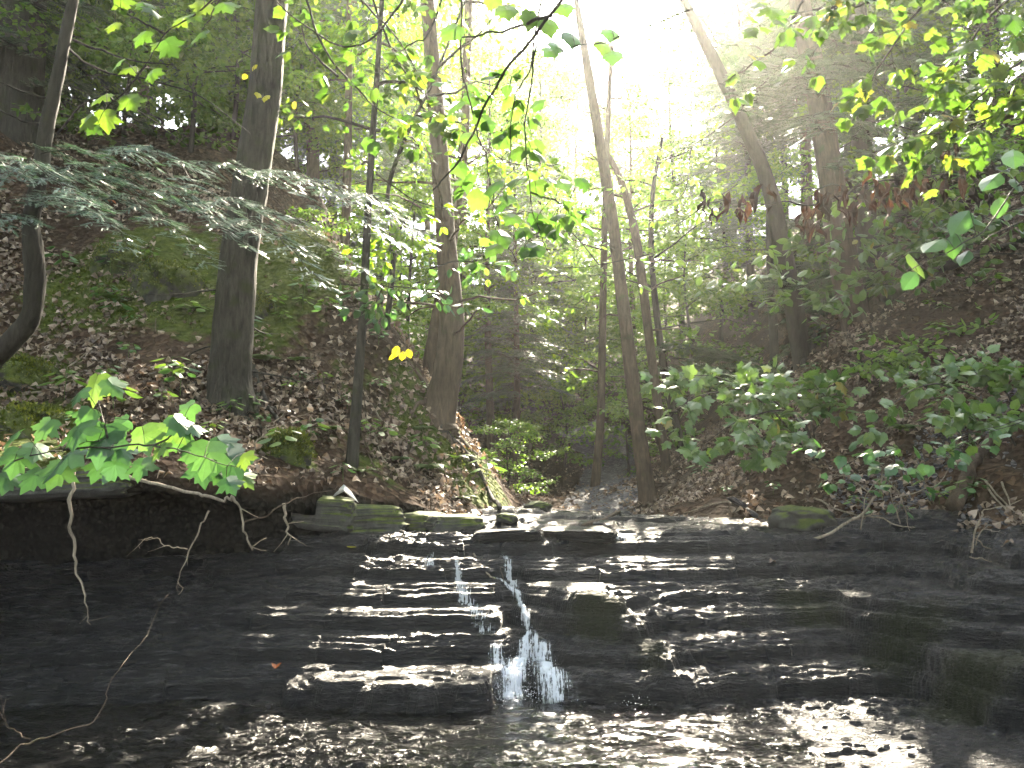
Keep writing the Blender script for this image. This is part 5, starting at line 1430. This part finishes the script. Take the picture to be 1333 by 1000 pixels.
fa = fern_mesh(3); made = None
for px, py, s, lab in [(555, 612, 1.0, 'largest green fern on the stones at the foot of the bluff'), (592, 598, .8, 'fern on the mossy edge of the bluff, right of the largest fern'), (520, 600, .7, 'fern left of the largest fern on the foot of the bluff'), (470, 615, .55, 'small fern beside the base of the grey sapling'),
                       (250, 405, .7, 'fern in the litter on the upper left bank by the mossy hump'), (345, 470, .8, 'fern just right of the big trunk on the left bank'), (385, 470, .6, 'small fern farther right of the big trunk'), (545, 560, .7, 'fern under the swept mossy trunk'), (600, 650, .6, 'fern low on the bank above the stone blocks'), (430, 560, .6, 'fern in the shade left of the grey sapling'),
                       (150, 392, .8, 'broad fern in the litter left of the mossy hump'), (1180, 560, .9, 'fern on the dark slope between the two right shrubs')]:
    p = hit(px, py)
    if made is None:
        made = thing('fern', lab, 'fern', p, 'ferns'); made['_loc'] = [0, 0, 0]; fa[0].build('stems', M['fern'], made); fa[1].build('fronds', M['fern'], made); made.scale = (s,) * 3
    else: dup(made, p, R.uniform(0, 6), s, lab, 'ferns')


def seedling_mesh(seed):
    Q = np.random.default_rng(seed); st_ = MB(); le = MB(); pos = []; yd = []
    h = .22; st_.tube(jitter_path(np.stack([np.zeros(7), np.zeros(7), np.linspace(-.02, h, 7)], -1), .02, seed), np.linspace(.003, .002, 7), 4)
    for k in range(8):
        az = k * 2.4; z = h * (.55 + .45 * k / 8); d = np.array([math.cos(az), math.sin(az), .1])
        st_.tube(np.array([[0, 0, z], d * .03 + [0, 0, z], d * .06 + [0, 0, z]]), .0012, 4, cap=False); pos.append(d * .06 + [0, 0, z]); yd.append(d - [0, 0, .4])
    le.place(OVAL, np.array(pos), np.array(yd), [0, 0, 1] + Q.normal(size=(8, 3)) * .3, Q.uniform(.07, .12, 8)); return st_, le


mk = {}
for k in range(110):
    lft = k < 66
    px = R.uniform(30, 640) if lft else R.uniform(880, 1333); py = R.uniform(330, 640) if lft else R.uniform(380, 680)
    p = hit(px, py)
    if p[1] < front(p[0]) + .1 or p[1] > 15: continue
    key = k % 3; s = R.uniform(.5, 1.5)
    lab = 'small green seedling sprouting from the leaf litter of the ' + ('left bank' if lft else 'right bank'); g = 'seedlings in the leaf litter of the ' + ('left bank' if lft else 'right bank')
    if key not in mk:
        o = thing('leafy_seedling', lab, 'seedling', p, g); o['_loc'] = [0, 0, 0]; a, c = seedling_mesh(60 + key); a.build('stem', M['fern'], o); c.build('leaves', M[['shrub', 'maple_cool', 'far_green'][key]], o); o.scale = (s,) * 3; mk[key] = o
    else: dup(mk[key], p, R.uniform(0, 6), s, lab, g)

# a few single leaves that stand out
for (px, py, sz, mat, tm, lab) in [(432, 650, 34, 'white_leaf', CURL, 'pale white dead leaf on the stone at the left lip'), (395, 640, 20, 'orange_leaf', CURL, 'orange dead leaf beside the white leaf on the left bank'), (450, 712, 18, 'yellow', OVAL, 'yellow fallen leaf on the wet lip at left'), (358, 874, 16, 'orange_leaf', CURL, 'orange leaf stuck on the wet rock at left'), (1010, 735, 13, 'litter', CURL, 'small brown leaf on the right wet ledge'), (1135, 820, 16, 'litter', CURL, 'brown leaf on the mossy right ledge'), (140, 265, 12, 'orange_leaf', CURL, 'small orange leaf caught high on the left bank'), (1320, 710, 13, 'litter', CURL, 'small brown leaf on the lip at the right edge')]:
    p = hit(px, py); mb = MB(); mb.place(tm, [p + [0, 0, .012]], [R.normal(size=3) * [1, 1, 0]], [[0, -.15, 1]], sz / F * p[1]); tag(mb.build('fallen_leaf', M[mat], None, loc=p), lab, 'leaf', 'single coloured fallen leaves')
# ------------------------------------------------------------------ air, light, camera
m, nt = new_mat('hazy_air')
pv = node(nt, 'ShaderNodeVolumePrincipled', inp={'Color': (.95, .95, .9, 1), 'Density': .0008, 'Anisotropy': .75})
o = node(nt, 'ShaderNodeOutputMaterial'); nt.links.new(pv.outputs[0], o.inputs['Volume'])
hz = MB()
x0, x1, y0, y1, z0, z1 = -43, 43, -11, 64, -8, 42
hz.add([(x0, y0, z0), (x1, y0, z0), (x1, y1, z0), (x0, y1, z0), (x0, y0, z1), (x1, y0, z1), (x1, y1, z1), (x0, y1, z1)], None,
       [(0, 3, 2, 1), (4, 5, 6, 7), (0, 1, 5, 4), (1, 2, 6, 5), (2, 3, 7, 6), (3, 0, 4, 7)])
if HAZE:
    tag(hz.build('haze', m), kind='stuff')

w = bpy.data.worlds.new('World'); bpy.context.scene.world = w; w.use_nodes = True
nt = w.node_tree; nt.nodes.clear()
sky = node(nt, 'ShaderNodeTexSky', sky_type='NISHITA'); sky.sun_disc = False
sky.sun_elevation = SUN_EL; sky.sun_rotation = SUN_AZ; sky.dust_density = 2.0
bg = node(nt, 'ShaderNodeBackground', inp={'Strength': .095}); hs = node(nt, 'ShaderNodeHueSaturation', inp={'Saturation': .45}); nt.links.new(sky.outputs[0], hs.inputs['Color']); nt.links.new(hs.outputs[0], bg.inputs[0])
o = node(nt, 'ShaderNodeOutputWorld'); nt.links.new(bg.outputs[0], o.inputs[0])

sl = bpy.data.lights.new('sun', 'SUN'); sl.energy = 5.0; sl.angle = D2R(.5); sl.color = (1, .89, .7)
so = bpy.data.objects.new('sun', sl); C.objects.link(so)
from mathutils import Vector
sdir = Vector((math.sin(SUN_AZ) * math.cos(SUN_EL), math.cos(SUN_AZ) * math.cos(SUN_EL), math.sin(SUN_EL)))
so.rotation_euler = sdir.to_track_quat('Z', 'Y').to_euler()

cd = bpy.data.cameras.new('camera'); co = bpy.data.objects.new('camera', cd); C.objects.link(co)
co.location = CAM; co.rotation_euler = (math.pi / 2 + PITCH, 0, 0)
cd.sensor_width = 36; cd.lens = F / 1333 * 36; cd.clip_end = 500; cd.clip_start = .05
sc = bpy.context.scene
sc.camera = co
sc.view_settings.view_transform = 'Standard'; sc.view_settings.look = 'None'; sc.view_settings.gamma = 1
sc.view_settings.exposure = EXPO
cy = sc.cycles
cy.max_bounces = 9; cy.diffuse_bounces = 6; cy.glossy_bounces = 3; cy.transmission_bounces = 6; cy.transparent_max_bounces = 12; cy.volume_bounces = 1
cy.sample_clamp_indirect = 6; cy.use_adaptive_sampling = True; cy.adaptive_threshold = .02
try:
    cy.use_denoising = True; cy.denoiser = 'OPENIMAGEDENOISE'; cy.denoising_prefilter = 'ACCURATE'
except Exception as e:
    print('denoise', e)
